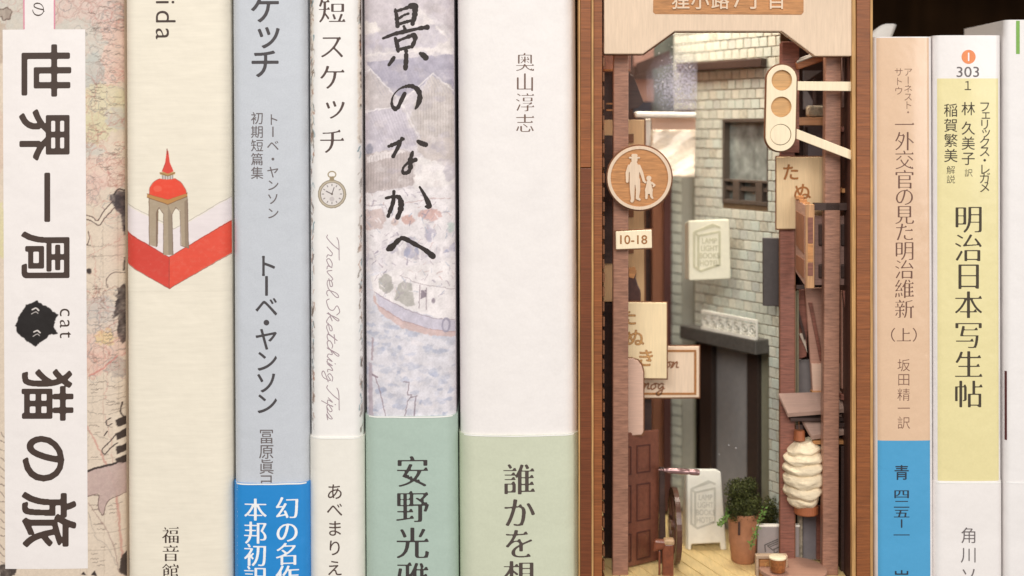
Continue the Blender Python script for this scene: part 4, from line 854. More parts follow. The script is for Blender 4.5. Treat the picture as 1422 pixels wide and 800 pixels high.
# clear sheet across the upper alley: dust, and bluish glare put into its colour
gl = bpy.data.materials.new('dusty sheet with painted glare'); gl.use_nodes = True; nt = gl.node_tree; N = nt.nodes; L = nt.links; N.remove(N['Principled BSDF'])
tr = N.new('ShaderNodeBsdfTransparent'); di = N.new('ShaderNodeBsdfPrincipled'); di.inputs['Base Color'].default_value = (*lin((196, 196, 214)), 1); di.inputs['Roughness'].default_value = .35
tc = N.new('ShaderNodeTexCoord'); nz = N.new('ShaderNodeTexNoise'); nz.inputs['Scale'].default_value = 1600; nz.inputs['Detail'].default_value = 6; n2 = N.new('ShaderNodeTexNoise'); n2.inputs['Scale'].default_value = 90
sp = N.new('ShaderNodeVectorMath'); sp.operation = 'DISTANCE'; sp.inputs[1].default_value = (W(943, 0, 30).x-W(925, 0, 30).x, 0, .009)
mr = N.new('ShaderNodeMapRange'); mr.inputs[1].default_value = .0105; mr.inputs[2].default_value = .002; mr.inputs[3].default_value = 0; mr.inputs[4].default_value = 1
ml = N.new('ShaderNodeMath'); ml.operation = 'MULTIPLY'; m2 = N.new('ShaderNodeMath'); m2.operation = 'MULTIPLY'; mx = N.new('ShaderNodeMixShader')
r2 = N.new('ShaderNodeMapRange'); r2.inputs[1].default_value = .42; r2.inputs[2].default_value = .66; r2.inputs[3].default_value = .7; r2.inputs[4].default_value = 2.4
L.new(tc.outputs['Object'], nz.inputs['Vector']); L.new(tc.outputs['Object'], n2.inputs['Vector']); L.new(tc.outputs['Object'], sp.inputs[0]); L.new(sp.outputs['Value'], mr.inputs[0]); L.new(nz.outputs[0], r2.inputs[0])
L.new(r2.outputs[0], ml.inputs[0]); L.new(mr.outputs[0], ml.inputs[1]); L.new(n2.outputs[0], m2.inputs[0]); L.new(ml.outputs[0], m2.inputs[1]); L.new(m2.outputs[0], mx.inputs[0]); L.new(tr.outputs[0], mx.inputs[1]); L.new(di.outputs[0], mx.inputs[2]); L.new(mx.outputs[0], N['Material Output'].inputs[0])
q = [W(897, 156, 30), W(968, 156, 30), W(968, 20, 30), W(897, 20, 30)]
# hanging sheet bracket with its cloth
aw = thing('hanging_blind', 'white bracket with a crumpled translucent blind hanging in the alley', 'blind', tuple(W(925, 246, 30)))
WP = mat('white bracket paint', (244, 236, 222), .45, .08, (900, 900, 900), bump=.3, blotch=.08)
MB().hexa([W(882, 163.2, 30), W(967, 163.5, 30), W(967, 156, 30), W(882, 155, 30)], (0, .003, 0)).obj('rail', WP, aw, bevel=.0005)
MB().box(896, 165, 904, 232, 33.2, 34.6).obj('upright', WP, aw, bevel=.0003); MB().box(905, 164, 966, 181, 33.8, 34.6).obj('top_strip', wood('tan strip', (196, 160, 138), 'x', amount=.1), aw)
V = []; F = []; nx, ny = 16, 20; r = random.Random(4)
for j in range(ny+1):
    for i in range(nx+1): V.append(W(904+62*i/nx-(1.2*(j/ny)**2 if i == nx else 0), 180+66*j/ny+(r.uniform(-.5, .5) if j == ny else 0), 33.6-3.2*j/ny+.4*math.sin(i*.9+j*1.3)*math.sin(j*.8+i*.35)+r.uniform(-.12, .12)))
for j in range(ny):
    for i in range(nx): a = j*(nx+1)+i; F.append([a, a+nx+1, a+nx+2, a+1])
obj('cloth', V, F, mat('crumpled film', (246, 228, 202), .25, .1, (500, 500, 500), blotch=.2, bl_scale=150, coat=.3), aw, solid=.00012, smooth=True)
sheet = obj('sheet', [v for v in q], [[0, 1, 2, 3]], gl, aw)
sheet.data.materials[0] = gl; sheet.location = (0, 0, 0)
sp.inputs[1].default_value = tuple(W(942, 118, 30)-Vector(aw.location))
V = []; F = []; r = random.Random(21)
for i in range(95):
    x = r.gauss(944, 14); y = r.uniform(48, 154) if i < 80 else r.uniform(100, 260); x = min(max(x, 900), 985); a = r.uniform(0, 3); s_ = r.choice([.35, .45, .6, .9])
    if y > 154 and x < 968: continue
    c0 = W(x, y, 29.6); n = len(V); V += [c0+Vector((s_*S*1.6*math.cos(a+t), 0, s_*S*math.sin(a+t))) for t in (0, 1.6, 3.1, 4.6)]; F.append([n, n+1, n+2, n+3])
for x, y in ((999, 631), (1012, 618), (1022, 622), (1070, 355), (895, 352)):
    c0 = W(x, y, 20); n = len(V); V += [c0+Vector((S*.9*math.cos(t), 0, S*.6*math.sin(t))) for t in (0, 1.6, 3.1, 4.6)]; F.append([n, n+1, n+2, n+3])
obj('dust_flakes', V, F, mat('dust', (240, 238, 240), .5, 0), aw, kind='stuff', solid=.00004)

# ---- tiled-building signs --------------------------------------------------------------------------------
IV = mat('ivory plastic', (232, 226, 200), .4, .05, (700, 700, 700)); IVI = mat('olive engraving', (196, 190, 158), .6, .15)
def book_sign(px0, py0, sx_, sy_, place, parent, mats, tilt=.10):
    """raised outline of an open box-like book and four rows of lettering"""
    def T(u, v): return px0+u*sx_, py0+(v+tilt*(-u))*sy_
    k = Ink(); w = .045*sx_*1.6
    k.strokes([[(*T(a, b), w) for a, b in P] for P in ([(.0, .12), (.14, .22), (.86, .22), (.86, 1.0), (.22, 1.06), (.0, .92), (.0, .12)], [(.0, .12), (.62, .02), (.86, .12)], [(.06, .10), (.70, .06)], [(.14, .22), (.14, 1.0)])], .35)
    for i, row_ in enumerate(('LAMP', 'LIGHT', 'BOOKS', 'HOTEL')):
        X_, Y_ = T(.52, .38+.175*i); k.ch(row_, X_, Y_, .185*sy_, ('bold', 1), anchor='bb', sx=.78*sx_/sy_*1.45, step=3)
    return k.obj('raised_lettering', mats, parent, place, solid=.0001)
lb = thing('lightbox_sign', 'ivory lightbox sign with an engraved book, fixed high on the tiled wall', 'sign', tuple(W(984, 390, 27)))
MB().hexa([W(957, 390, 26), W(1015, 387.5, 26), W(1013, 304, 26), W(956, 306, 26)], [W(950.5, 387, 29.6), W(1012, 385, 29.6), W(1011, 306, 29.6), W(950.5, 310, 29.6)]).obj('box', IV, lb, bevel=.0004)
book_sign(964, 316, 41, 59, flat(25.9), lb, IVI, .14)
ds = thing('charcoal_sign', 'blank charcoal sign board beside the tiled wall, below the cream letter board', 'sign', tuple(W(1070, 425, 15)))
MB().hexa([W(1060, 425, 15.5), W(1083.5, 425.5, 15), W(1083.5, 331, 15), W(1059.5, 330.5, 15.5)], (0, .0012, 0)).obj('board', mat('charcoal paint', (74, 66, 64), .5, .15, (700, 700, 700)), ds, bevel=.0002)
MB().box(1081, 352, 1084, 358, 16.4, 17.6).obj('bracket', BURN, ds)
# A-board
ab = thing('a_board_sign', 'white folding A-board sign standing on the alley floor', 'sign', tuple(Vector((W(980, 0, 28).x, .029, FZ+.0001))))
AW = mat('white board paint', (240, 236, 222), .5, .06, (600, 600, 600), bump=.15)
def footy(d): return EYE-(FZ+.0001-ZE)/S*DIST/(DIST+d*.001)
bt = footy(26); 
MB().poly([(954, 655), (957, 652), (994, 652), (1001, 656), (1009, bt), (1001, bt), (1000, bt-10), (960, bt-8), (959.5, bt), (955, bt)], 26, 1.0).obj('front_board', AW, ab, bevel=.0003)
MB().hexa([W(947, footy(36), 36), W(1004, footy(36), 36), W(993, 655, 28.6), W(955, 656, 28.6)], (0, .001, 0)).obj('rear_board', AW, ab, bevel=.0002)
MB().hexa([W(947, footy(35), 34.5), W(954.5, bt, 27.1), W(955, 657, 27.1), W(953.5, 657, 28.5)], (-.0004, 0, 0)).obj('side_flap', AW, ab)
book_sign(960, 672, 38, 60, flat(25.9), ab, mat('grey relief', (204, 200, 186), .6, .1), .14)
# ---- planters
def bush(name, label, cx, cy, cd_, R_, H_, n, pot=None, leafcol=(86, 98, 44)):
    t = thing(name, label, 'potted plant' if pot else 'plant', tuple(Vector((W(cx, cy, cd_).x, cd_*.001, FZ+.0001))), group=None)
    C0 = W(cx, cy, cd_); r = random.Random(zlib.crc32(name.encode()) % 99+int(cx)); V = []; F = []; st = MB()
    lobes = [(C0+Vector((x_*R_, -.2*R_, -.75*H_)), .5*R_) for x_ in (-.45, .1, .5)]+[(C0+Vector((r.uniform(-.55, .55)*R_, r.uniform(-.5, .5)*R_, r.uniform(-.45, .6)*H_)), r.uniform(.46, .62)*R_) for _ in range(8)]
    for i in range(n):
        c0, lr = r.choice(lobes); d_ = Vector((r.gauss(0, 1), r.gauss(0, 1), r.gauss(0, 1))).normalized(); p = c0+d_*lr*r.uniform(.55, 1.05)
        a = Vector((r.gauss(0, 1), r.gauss(0, 1), r.gauss(0, .7)+.4)).normalized(); b = a.cross(d_).normalized() if a.cross(d_).length > .1 else Vector((1, 0, 0)); L_ = r.uniform(.00035, .00065); w_ = L_*.42
        m_ = len(V); V += [p, p+a*L_*.5+b*w_, p+a*L_+d_*L_*.2, p+a*L_*.5-b*w_]; F.append([m_, m_+1, m_+2, m_+3])
    fo = obj('foliage', V, F, LEAF, t, kind='stuff')
    foot = Vector((C0.x, C0.y, pot if pot else FZ+.0002))
    for c0, lr in lobes: st.tube([foot, (foot+c0)/2+Vector((r.uniform(-.0004, .0004),)*3), c0], [.00032, .00024, .0001], 5)
    st.obj('stem', mat('stem brown', (84, 66, 40), .8), t, kind=None)
    return t
LEAF = mat('leaves', (78, 82, 38), .6, .9, (1600, 1600, 1600), blotch=.6, bl_scale=320, spec=.3)
ptz = ZE+(EYE-712)*S*(DIST+.016)/DIST
pt = bush('potted_shrub', 'dark green shrub in a tall terracotta pot with a slot in its side', 1031, 692, 16, .0050, .0050, 8000, pot=ptz)
pc = Vector((W(1032.5, 0, 17).x, .017, FZ+.0001)); h = ptz-pc.z
TER = mat('terracotta', (178, 122, 88), .6, .15, (600, 600, 600), bump=.3, blotch=.2)
MB().lathe(pc, [(.0030, 0), (.0034, .0006), (.0041, h*.5), (.0043, h*.93), (.0045, h*.95), (.0045, h), (.0038, h), (.0036, h-.001)], 32).obj('pot', TER, pt, smooth=True)
MB().hexa([pc+Vector((-.0022, -.0041, h*.62)), pc+Vector((-.0017, -.00425, h*.62)), pc+Vector((-.0017, -.0043, h*.88)), pc+Vector((-.0022, -.0043, h*.88))], (0, .0009, 0)).obj('slot', DARK, pt)
bush('trailing_shrub', 'olive shrub behind the grey sign board, right of the terracotta pot', 1072, 718, 21.5, .0050, .0062, 4200)
def sprig(label, pts, dd):
    t = thing('sprig', label, 'plant', tuple(W(pts[0][0], pts[0][1], dd)), group='green sprigs in the alley'); V = []; F = []; r = random.Random(int(pts[0][0]))
    MB().tube([W(x, y, dd) for x, y in pts], .0001, 5).obj('stem', mat('stem brown', (84, 66, 40), .8), t)
    for q in range(110):
        i = r.randrange(len(pts)-1); u = r.random(); p = W(pts[i][0]*(1-u)+pts[i+1][0]*u+r.gauss(0, 2.2), pts[i][1]*(1-u)+pts[i+1][1]*u+r.gauss(0, 2.2), dd+r.gauss(0, .4)); a = Vector((r.gauss(0, 1), r.gauss(0, .6), r.gauss(0, 1))).normalized(); b = a.cross(Vector((0, 1, 0))); L_ = r.uniform(.0005, .0009)
        m_ = len(V); V += [p, p+a*L_*.5+b*L_*.3, p+a*L_, p+a*L_*.5-b*L_*.3]; F.append([m_, m_+1, m_+2, m_+3])
    obj('foliage', V, F, mat('fresh leaves', (104, 138, 58), .6, .5, (1600, 1600, 1600)), t, kind='stuff')
sprig('bright green sprig poking out left of the terracotta pot', [(1014, 706), (1006, 722), (998, 728)], 14)
sprig('bright green sprig hanging in front of the terracotta pot rim on its right', [(1062, 706), (1052, 734), (1042, 760)], 11.2)

# ---- left-hand building --------------------------------------------------------------------------------------
lbld = thing('left_building', 'dark wooden building with burnt-edged trim behind the left post', 'building', tuple(Vector((W(870, 0, 18).x, .018, FZ+.0001))))
TAN = wood('tan plywood', (206, 166, 120), 'z', amount=.12)
fy = lambda d: EYE-(FZ+.0001-ZE)/S*DIST/(DIST+d*.001)
MB().box(838, 72, 876, 100, 17, 19).obj('wall_board', PKP, lbld, bevel=.0001)
MB().box(839, 96, 874, 98.5, 15, 17).obj('rail', ENG, lbld); MB().box(838, 100.5, 873, 166, 20, 22).obj('dark_opening', DARK, lbld)
MB().poly([(871, 100), (880, 106), (894, 142), (886, 150), (871, 153)], 14, 3).obj('awning', DARK, lbld, bevel=.0001)
MB().box(838, 166.5, 895, 419, 18, 19.2).obj('trim_panel', TAN, lbld, bevel=.0001); MB().box(895.2, 166, 896.8, 419.5, 17.8, 19.4).obj('burnt_edge', BURN, lbld)
MB().box(839, 188, 852, 366, 17, 17.8).obj('dark_opening', DARK, lbld); MB().box(838, 376, 855, 800, 19.4, 20.4).obj('dark_opening', DARK, lbld)
for y in (186, 290, 340): MB().box(871, y, 880, y+12, 17.2, 17.9).obj('slot', BURN, lbld)
for y in (143, 152): MB().box(842, y, 852, y+2, 16, 17).obj('rail', ENG, lbld)
MB().poly([(871, 376), (876, 372), (881, 371), (884, 376), (883, 386), (886, 396), (889, 402), (890, 408), (890, 441), (887, 445), (871, 446)], 16, 1.0).obj('bottle_cutout', mat('dark varnish', (82, 52, 44), .3, .3, (700, 700, 700), coat=.5), lbld, bevel=.0002)
MB().poly([(873, 372), (882, 370.5), (884, 378), (880, 387), (873, 385)], 15.6, .4).obj('bottle_neck', ENG, lbld, bevel=.0001)
MB().box(838, 420, 905, fy(24), 24, 25.5).obj('wall_board', DARK, lbld)
# door
DR = mat('red brown door lacquer', (124, 74, 56), .4, .2, (900, 900, 900), bump=.3, coat=.25, blotch=.12)
D0, D1 = 9, 17
dq = [W(855, fy(D0)-1, D0), W(915, fy(D1)-1, D1), W(915, 597, D1), W(855, 603, D0)]
door = thing('panelled_door', 'red brown panelled door standing ajar behind the left post', 'door', tuple((dq[0]+dq[1])/2))
MB().hexa(dq, (0, .0012, 0)).obj('door_leaf', DR, door, bevel=.0003)
def dp(u, v, h=0): return (dq[0]*(1-u)+dq[1]*u)*(1-v)+(dq[3]*(1-u)+dq[2]*u)*v+Vector((0, -h, 0))
for u0, u1 in ((.08, .36), (.48, .80)):
    for v0, v1 in ((.69, .90), (.33, .61), (.04, .25)):
        fr = MB(); e = .022
        for a0, b0, a1, b1 in ((u0, v0, u1, v0+e*.4), (u0, v1-e*.4, u1, v1), (u0, v0+e*.4, u0+e, v1-e*.4), (u1-e, v0+e*.4, u1, v1-e*.4)):
            fr.hexa([dp(a0, b0, .00025), dp(a1, b0, .00025), dp(a1, b1, .00025), dp(a0, b1, .00025)], (0, .0004, 0))
        fr.obj('panel_moulding', mat('dark lacquer', (84, 46, 38), .45, .2, (900, 900, 900)), door)
        g = .055; MB().hexa([dp(u0+g, v0+g*.5, .0002), dp(u1-g, v0+g*.5, .0002), dp(u1-g, v1-g*.5, .0002), dp(u0+g, v1-g*.5, .0002)], (0, .0004, 0)).obj('panel', DR, door, bevel=.00015)
# left signs
def board(name, label, P, d, th, m, bev=.0002, edge=True):
    t = thing(name, label, 'sign', tuple(W(sum(p[0] for p in P)/len(P), max(p[1] for p in P), d)))
    MB().poly(P, d, th).obj('board', m, t, bevel=bev)
    if edge:
        cx = sum(p[0] for p in P)/len(P); cy = sum(p[1] for p in P)/len(P)
        MB().poly([(cx+(x-cx)*1.0+math.copysign(1.4, x-cx), cy+(y-cy)+math.copysign(1.4, y-cy)) for x, y in P], d+th*.35, th*.6).obj('burnt_edge', BURN, t)
    return t
t = board('letter_board', 'cream vertical board lettered in brown kana, hanging left in front of the script sign', [(856, 419.5), (926, 420.5), (926, 526), (856, 525)], 14, 1.0, wood('cream birch', (244, 220, 176), 'z', amount=.08))
k = Ink()
for ch, x, y in (('た', 872, 440), ('ぬ', 882, 469), ('き', 897, 497)): k.ch(ch, x, y, 26, ('bold', 2), vert=False)
o = k.obj('lettering', mat('burnt lettering deep', (158, 100, 48), .7, .3, (3000, 3000, 3000)), t, flat(13.9))
k = Ink()
for ch, x, y in (('た', 872, 440), ('ぬ', 882, 469), ('き', 897, 497)): k.ch(ch, x, y, 26, ('thin', 2), vert=False)
k.obj('lettering_core', mat('pale engraving', (206, 158, 98), .7, .2), t, flat(13.85))
t = board('script_sign', 'wide birch sign with a double brown border and looping script', [(862, 481.5), (971, 481), (971, 552), (862, 553)], 19, 1.0, BIRCH)
fr = MB()
for a in ((866, 486, 967, 489), (866, 545.5, 967, 548.5), (964, 489.2, 967.2, 545.3)): fr.box(*a, 18.85, 19.1)
fr.obj('border', LETR, t); k = Ink(); script(k, 'son', 914, 511, 8.2, 1.9, False, .2, 1.35, .2); script(k, 'nog', 892, 541, 8.2, 1.9, False, .2, 1.35, .2); k.obj('script_lettering', mat('burnt script', (140, 92, 60), .7, .2), t, flat(18.85))
t = board('rounded_banner', 'small pink-brown banner with a rounded top corner overlapping the cream kana board', [(862, 498), (879, 498), (886, 501), (891, 508), (893.5, 517), (893.5, 600), (891, 604), (862, 606)], 12, 1.2, wood('pink birch', (222, 184, 162), 'x', amount=.14))
# round sign
rs = thing('round_pedestrian_sign', 'round wooden sign with a man in a hat holding a child by the hand', 'sign', tuple(W(888, 292, 3)))
def disc(cx, cy, R_, d, th, n=48): return MB().poly([(cx+R_*math.cos(t_*2*math.pi/n), cy+R_*math.sin(t_*2*math.pi/n)) for t_ in range(n)], d, th)
disc(888, 247, 46.4, 2.7, .8).obj('burnt_rim', BURN, rs); base = disc(888, 247, 44.6, 2.4, 1.6).obj('disc', ENG, rs)
ring = MB(); n = 48
for i in range(n):
    a0, a1 = i*2*math.pi/n, (i+1)*2*math.pi/n; P = [(888+R_*math.cos(a), 247+R_*math.sin(a)) for R_, a in ((40, a0), (44.4, a0), (44.4, a1), (40, a1))]; ring.V += [W(x, y, 2.0) for x, y in P]+[W(x, y, 2.5) for x, y in P]; b0 = len(ring.V)-8
    ring.F += [[b0, b0+1, b0+2, b0+3], [b0, b0+3, b0+7, b0+4], [b0+1, b0+5, b0+6, b0+2]]
ring.F = [f[::-1] for f in ring.F]; ring.obj('rim', BIRCH, rs)
k = Ink(); k.strokes([[(881, 222, 8.5)], [(874.5, 219, 2.4), (887.5, 219, 2.4)], [(879, 216, 4.5), (883, 216, 4.5)],
 [(880, 229, 11), (881, 240, 13.5), (881, 250, 13)], [(874, 231, 5), (871, 240, 4.5), (871, 252, 3.6)], [(887, 231, 5), (891, 240, 4.5), (894, 251, 3.4)],
 [(878, 250, 7.5), (878, 264, 6.5), (878.5, 277, 4.5), (877.5, 279, 4.5)], [(885, 250, 7.5), (886, 264, 6), (885, 275, 4.4), (888, 277, 3.2)],
 [(901, 247.5, 7)], [(896, 253, 3), (894, 251, 3)], [(901, 253, 6), (901, 259, 8), (901, 264, 11)], [(905, 254, 3), (909, 257, 2.6), (907, 259, 2)], [(898, 266, 4), (897.5, 275, 3.2)], [(904, 266, 4), (904.5, 273, 3.2), (906, 275, 2.6)]], .4)
k.obj('figures', BIRCH, rs, flat(2.15), solid=.0004)
t = board('time_sign', 'small cream plate reading 10-18 pinned on the left post', [(855, 321.5), (905, 319), (905.5, 344.5), (855.5, 346.5)], 4.2, 1.0, BIRCHY)
k = Ink(); k.ch('10-18', 880, 332.5, 17.5, ('bold', 1), anchor='bb', sx=1.02); k.obj('lettering', LETR, t, flat(4.1))
# traffic light
tl = thing('traffic_light', 'birch toy traffic light with two brown lenses and one white lens', 'traffic light', tuple(W(1084, 210, 1)))
n = 24; cap = lambda cx, y0, y1, R_: [(cx+R_*math.cos(a), y0+R_*math.sin(a)) for a in np.linspace(math.pi, 2*math.pi, n)]+[(cx+R_*math.cos(a), y1+R_*math.sin(a)) for a in np.linspace(0, math.pi, n)]
def tilt(P): return [(x-.022*(y-150), y) for x, y in P]
# casing plate with three round openings, cut from the sampled outline
Fx, Fy = np.meshgrid(np.arange(1058, 1112, .4), np.arange(84, 216, .4)); Lx = Fx+.022*(Fy-150); dd_ = 20.3-np.hypot(Lx-1084.5, Fy-np.clip(Fy, 110.5, 189.5))
for cy in (111.5, 148.5): dd_ = np.minimum(dd_, np.hypot(Lx-1084.5, Fy-cy)-14.3)
dd_ = np.minimum(dd_, np.abs(np.hypot(Lx-1084.5, Fy-187)-14.2)-.55)
ik = Ink(); pts, t3, q4 = iso(dd_, 0); ik._add(pts*.4+np.array([1058, 84]), t3, q4); ik.obj('casing', BIRCHY, tl, flat(.6), solid=.0008)
MB().poly(tilt(cap(1084.5, 110.5, 189.5, 22.4)), 1.2, .9).obj('burnt_edge', BURN, tl)
for cy in (111.5, 148.5, 187):
    MB().poly(tilt([(1084.5+14*math.cos(a), cy+14*math.sin(a)) for a in np.linspace(0, 2*math.pi, 33)[:-1]]), .95 if cy < 180 else .3, .3).obj('lens', wood('amber lens wood', (214, 166, 110), 'x', amount=.25, fine=1800) if cy < 180 else BIRCHY, tl, label=None if cy < 180 else 'white lens')
MB().hexa([W(1104, 125.5, 1.4), W(1184, 126.5, 1.4), W(1184, 113.5, 1.4), W(1104, 113, 1.4)], (0, .001, 0)).obj('arm', BIRCHY, tl, bevel=.0001)
MB().hexa([W(1104, 192, 1.4), W(1184, 222.5, 1.4), W(1184, 209.5, 1.4), W(1104, 178, 1.4)], (0, .001, 0)).obj('arm', BIRCHY, tl, bevel=.0001)

# ---- right-hand building -------------------------------------------------------------------------------------------
rb = thing('right_building', 'brown wooden building with a narrow post and stepped eaves behind the right post', 'building', tuple(Vector((W(1140, 0, 16).x, .02, FZ+.0001))))
def rbx(name, a, m, d0, d1, **k): k.setdefault('bevel', .0001); return MB().box(*a, d0, d1).obj(name, m, rb, **k)
rbx('corner_post', (1083.5, 60, 1103.5, fy(12)), RED_, 12, 13.2); rbx('wall_board', (1086, 58, 1110, 212), RED_, 11.2, 11.9)
MB().box(1082.3, 215, 1104.6, fy(12), 12.3, 13).obj('burnt_edge', BURN, rb)
rbx('wall_board', (1110.5, 60, 1187, fy(24)), DARK, 24, 26)
SLT = mat('slate grey panel', (120, 112, 112), .5, .15, (500, 500, 500))
MB().poly([(1116, 98), (1142, 98), (1124, 110), (1116, 114)], 20, 1).obj('roof_panel', SLT, rb); MB().poly([(1116, 126), (1121, 126), (1133, 148), (1116, 152)], 20, 1).obj('roof_panel', SLT, rb)
rbx('shutter', (1117, 172, 1144, 222), mat('mauve grey panel', (112, 98, 98), .6, .15, (300, 4000, 4000)), 20, 21)
rbx('wall_strip', (1169.5, 78, 1177, 149), PKP, 9, 10)
MB().hexa([W(1108, 97, 9), W(1146, 84, 9), W(1146, 72, 9), W(1106, 87, 9)], (0, .004, 0)).obj('shingle', wood('rough brown shingle', (160, 100, 60), 'x', amount=.5), rb, bevel=.0003)
MB().hexa([W(1106, 88, 9), W(1146, 73.5, 9), W(1144, 69, 13), W(1108, 83, 13)], (0, 0, .0003)).obj('shingle_cap', mat('grey cap', (150, 140, 128), .6), rb)
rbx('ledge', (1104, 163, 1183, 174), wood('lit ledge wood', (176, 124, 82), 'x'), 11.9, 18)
MB().box(1123, 146.5, 1146, 162.5, 13, 17).obj('ledge_block', mat('rough stone', (150, 134, 112), .9, .4, (900, 900, 900), bump=1, bdist=.0005), rb, bevel=.0007)
# balcony
SIDE = wood('balcony side', (178, 138, 118), 'y', amount=.2)
bal = MB().hexa([W(1104.5, 377, 10.6), W(1119, 399, 4), W(1119, 286, 4), W(1104.5, 276, 10.6)], (.0006, 0, 0)).obj('balcony', SIDE, rb, bevel=.0001)
for y0, y1, z0, z1 in ((297, 352, 290, 340), (358, 386, 345, 366)): MB().hexa([W(1106.5, y1-12, 9.8), W(1117, y1, 5), W(1117, y0+3, 5), W(1106.5, y0-4, 9.8)], (-.00025, 0, 0)).obj('side_panel', wood('balcony panel', (150, 100, 72), 'z', amount=.3), bal)
MB().box(1119.3, 284, 1131, 400.5, 3.6, 5.4).obj('front_edge', wood('balcony edge', (196, 148, 104), 'z', amount=.4), bal, bevel=.0001)
for y0, y1, m_ in ((302, 338, RED_), (339, 364, ENG), (365, 383, RED_)): MB().box(1122, y0, 1129, y1, 3.45, 3.9).obj('edge_patch', m_, bal)
rbx('balcony_wall', (1131.3, 300, 1182, 396), wood('dull rose board', (150, 116, 104), 'x'), 9, 10); MB().box(1131, 282, 1182, 292, 6, 8).obj('ceiling_strip', DARK, rb)
for a in ((1137, 311, 1146, 342), (1137, 367, 1146, 387), (1168, 311, 1177, 342), (1168, 367, 1177, 387)):
    MB().box(*a, 8.6, 9.3).obj('opening', DARK, rb, bevel=.0004)
for y in (272, 277, 281): MB().box(1106+(y-272), y, 1116+(y-272), y+5, 8.8-(y-272)*.3, 10).obj('shingle', ENG, rb, bevel=.0001)
# leaning panels under the balcony
RO = wood('rose panel', (188, 142, 122), 'x', amount=.2)
MB().poly([(1119, 400), (1185, 400), (1185, 545), (1128, 543)], 14, 1.2).obj('leaning_panel', RO, rb, bevel=.0001)
MB().poly([(1111, 402), (1119, 402), (1122, 440), (1120, 495), (1106, 500), (1104, 470)], 16, 1.2).obj('leaning_panel', RED_, rb, bevel=.0001)
MB().poly([(1127, 505), (1184, 505), (1184, 543), (1129, 543)], 13.4, .5).obj('pale_patch', wood('pale pink board', (232, 196, 172), 'x', amount=.1), rb)
MB().poly([(1128, 544), (1185, 544), (1185, 551), (1129, 550)], 12.2, 2.8).obj('panel_edge', ENG, rb, bevel=.0001)
MB().poly([(1110, 464), (1117, 462), (1121, 490), (1118, 482)], 15.2, .4).obj('pale_patch', mat('pale grey board', (196, 178, 160), .5), rb)  # pale grey patch beside the leaning panels
for x0, x1, d_ in ((1104.5, 1106, 13), (1107, 1109.4, 14)): MB().box(x0, 404, x1, 610, d_, d_+.8).obj('rod', mat('mossy rod', (128, 120, 96), .5), rb, bevel=.0001)
rbx('wall_board', (1104, 500, 1128, 560), mat('grey panel', (130, 122, 120), .5, .1), 18, 19)
# stepped eaves
EV = wood('eave board', (160, 128, 112), 'x', amount=.14)
def eave(P, th, d):  # four corners on the top face: far-left, near-left, near-right, far-right as (px,py,depth)
    q = [W(*p) for p in P]; return MB().hexa([q[1], q[2], q[3], q[0]], (0, 0, -th)).obj('eave', EV, rb, bevel=.0001)
def topq(x0, x1, xf, z_row, dn, df):
    zt = W(0, z_row, dn).z; yf = EYE-(zt-ZE)/S*DIST/(DIST+df*.001); return [(xf, yf, df), (x0, z_row, dn), (x1, z_row, dn), (x1, yf, df)]
eave([(1081, 546, 11.8), (1094, 574, 9.2), (1181, 567, 9.2), (1181, 543, 11.8)], .0011, 0); MB().box(1098, 580.5, 1181, 585, 9.6, 12).obj('eave_support', DARK, rb)
eave([(1113, 580, 11.6), (1127, 605, 9.1), (1181, 597, 9.1), (1181, 574, 11.6)], .0012, 0); MB().box(1129, 612, 1181, 617, 9.5, 12).obj('eave_support', ENG, rb)
rbx('wall_board', (1104, 616, 1140, fy(20)), DARK, 20.5, 22); rbx('door_pane', (1115, 712, 1134, fy(18)), mat('grey glass', (132, 126, 128), .25, .1, coat=.4), 17, 18); rbx('door_frame', (1109.5, 704, 1114.5, fy(18)), mat('worn white edge', (196, 182, 158), .7, .5, (900, 900, 900)), 16, 18); rbx('door_frame', (1134.3, 704, 1141, fy(18)), RED_, 16, 18)
rbx('inner_wall', (1168, 400, 1184, fy(19)), RED_, 19, 21)
for i in range(7): rbx('wall_slot', (1176.5, 470+i*46, 1179.5, 494+i*46), BURN, 7, 9)
for a, m_, d0, d1 in (((1169, 176, 1183, 183), RED_, 9, 12), ((1170, 160, 1176, 262), DARK, 12, 14), ((1169, 262, 1181, 268), ENG, 8, 12), ((1106, 396, 1118, 402), DARK, 11, 12), ((1169, 404, 1174.5, 540), RO, 10, 11.4), ((1168, 548, 1181, 556), RED_, 9, 12),
                      ((1168, 620, 1174, 800), DARK, 9, 11), ((1150, 588, 1181, 594), DARK, 8.6, 11), ((1105, 590, 1116, 597), DARK, 11.6, 12), ((1106, 224, 1143, 230), DARK, 13, 15), ((1118, 176, 1122, 221), DARK, 18.5, 19.8), ((1130, 110, 1134, 146), DARK, 18.5, 19.8)):
    MB().box(*a, d0, d1).obj('batten', m_, rb, bevel=.00012)
MB().poly([(1170, 404), (1175, 404), (1184, 470), (1184, 500)], 8, 1).obj('batten', RED_, rb); MB().poly([(1106, 430), (1109, 428), (1120, 470), (1117, 472)], 14.6, .5).obj('batten', DARK, rb)
MB().poly([(1123, 420), (1128, 420), (1143, 500), (1139, 502)], 13.2, .6).obj('batten', RED_, rb, bevel=.0001)
# kana board on the right
t = board('letter_board', 'tan board lettered in brown kana, hanging right below the traffic light', [(1078.5, 218), (1146, 218), (1146, 318), (1078.5, 318)], 10.9, 1.0, wood('tan birch', (226, 196, 152), 'z', amount=.1))
k = Ink()
for ch, x, y in (('た', 1098, 239), ('ぬ', 1114, 266)): k.ch(ch, x, y, 25, ('bold', 2), vert=False)
k.obj('lettering', mat('burnt lettering deep', (158, 100, 48), .7, .3, (3000, 3000, 3000)), t, flat(10.8))
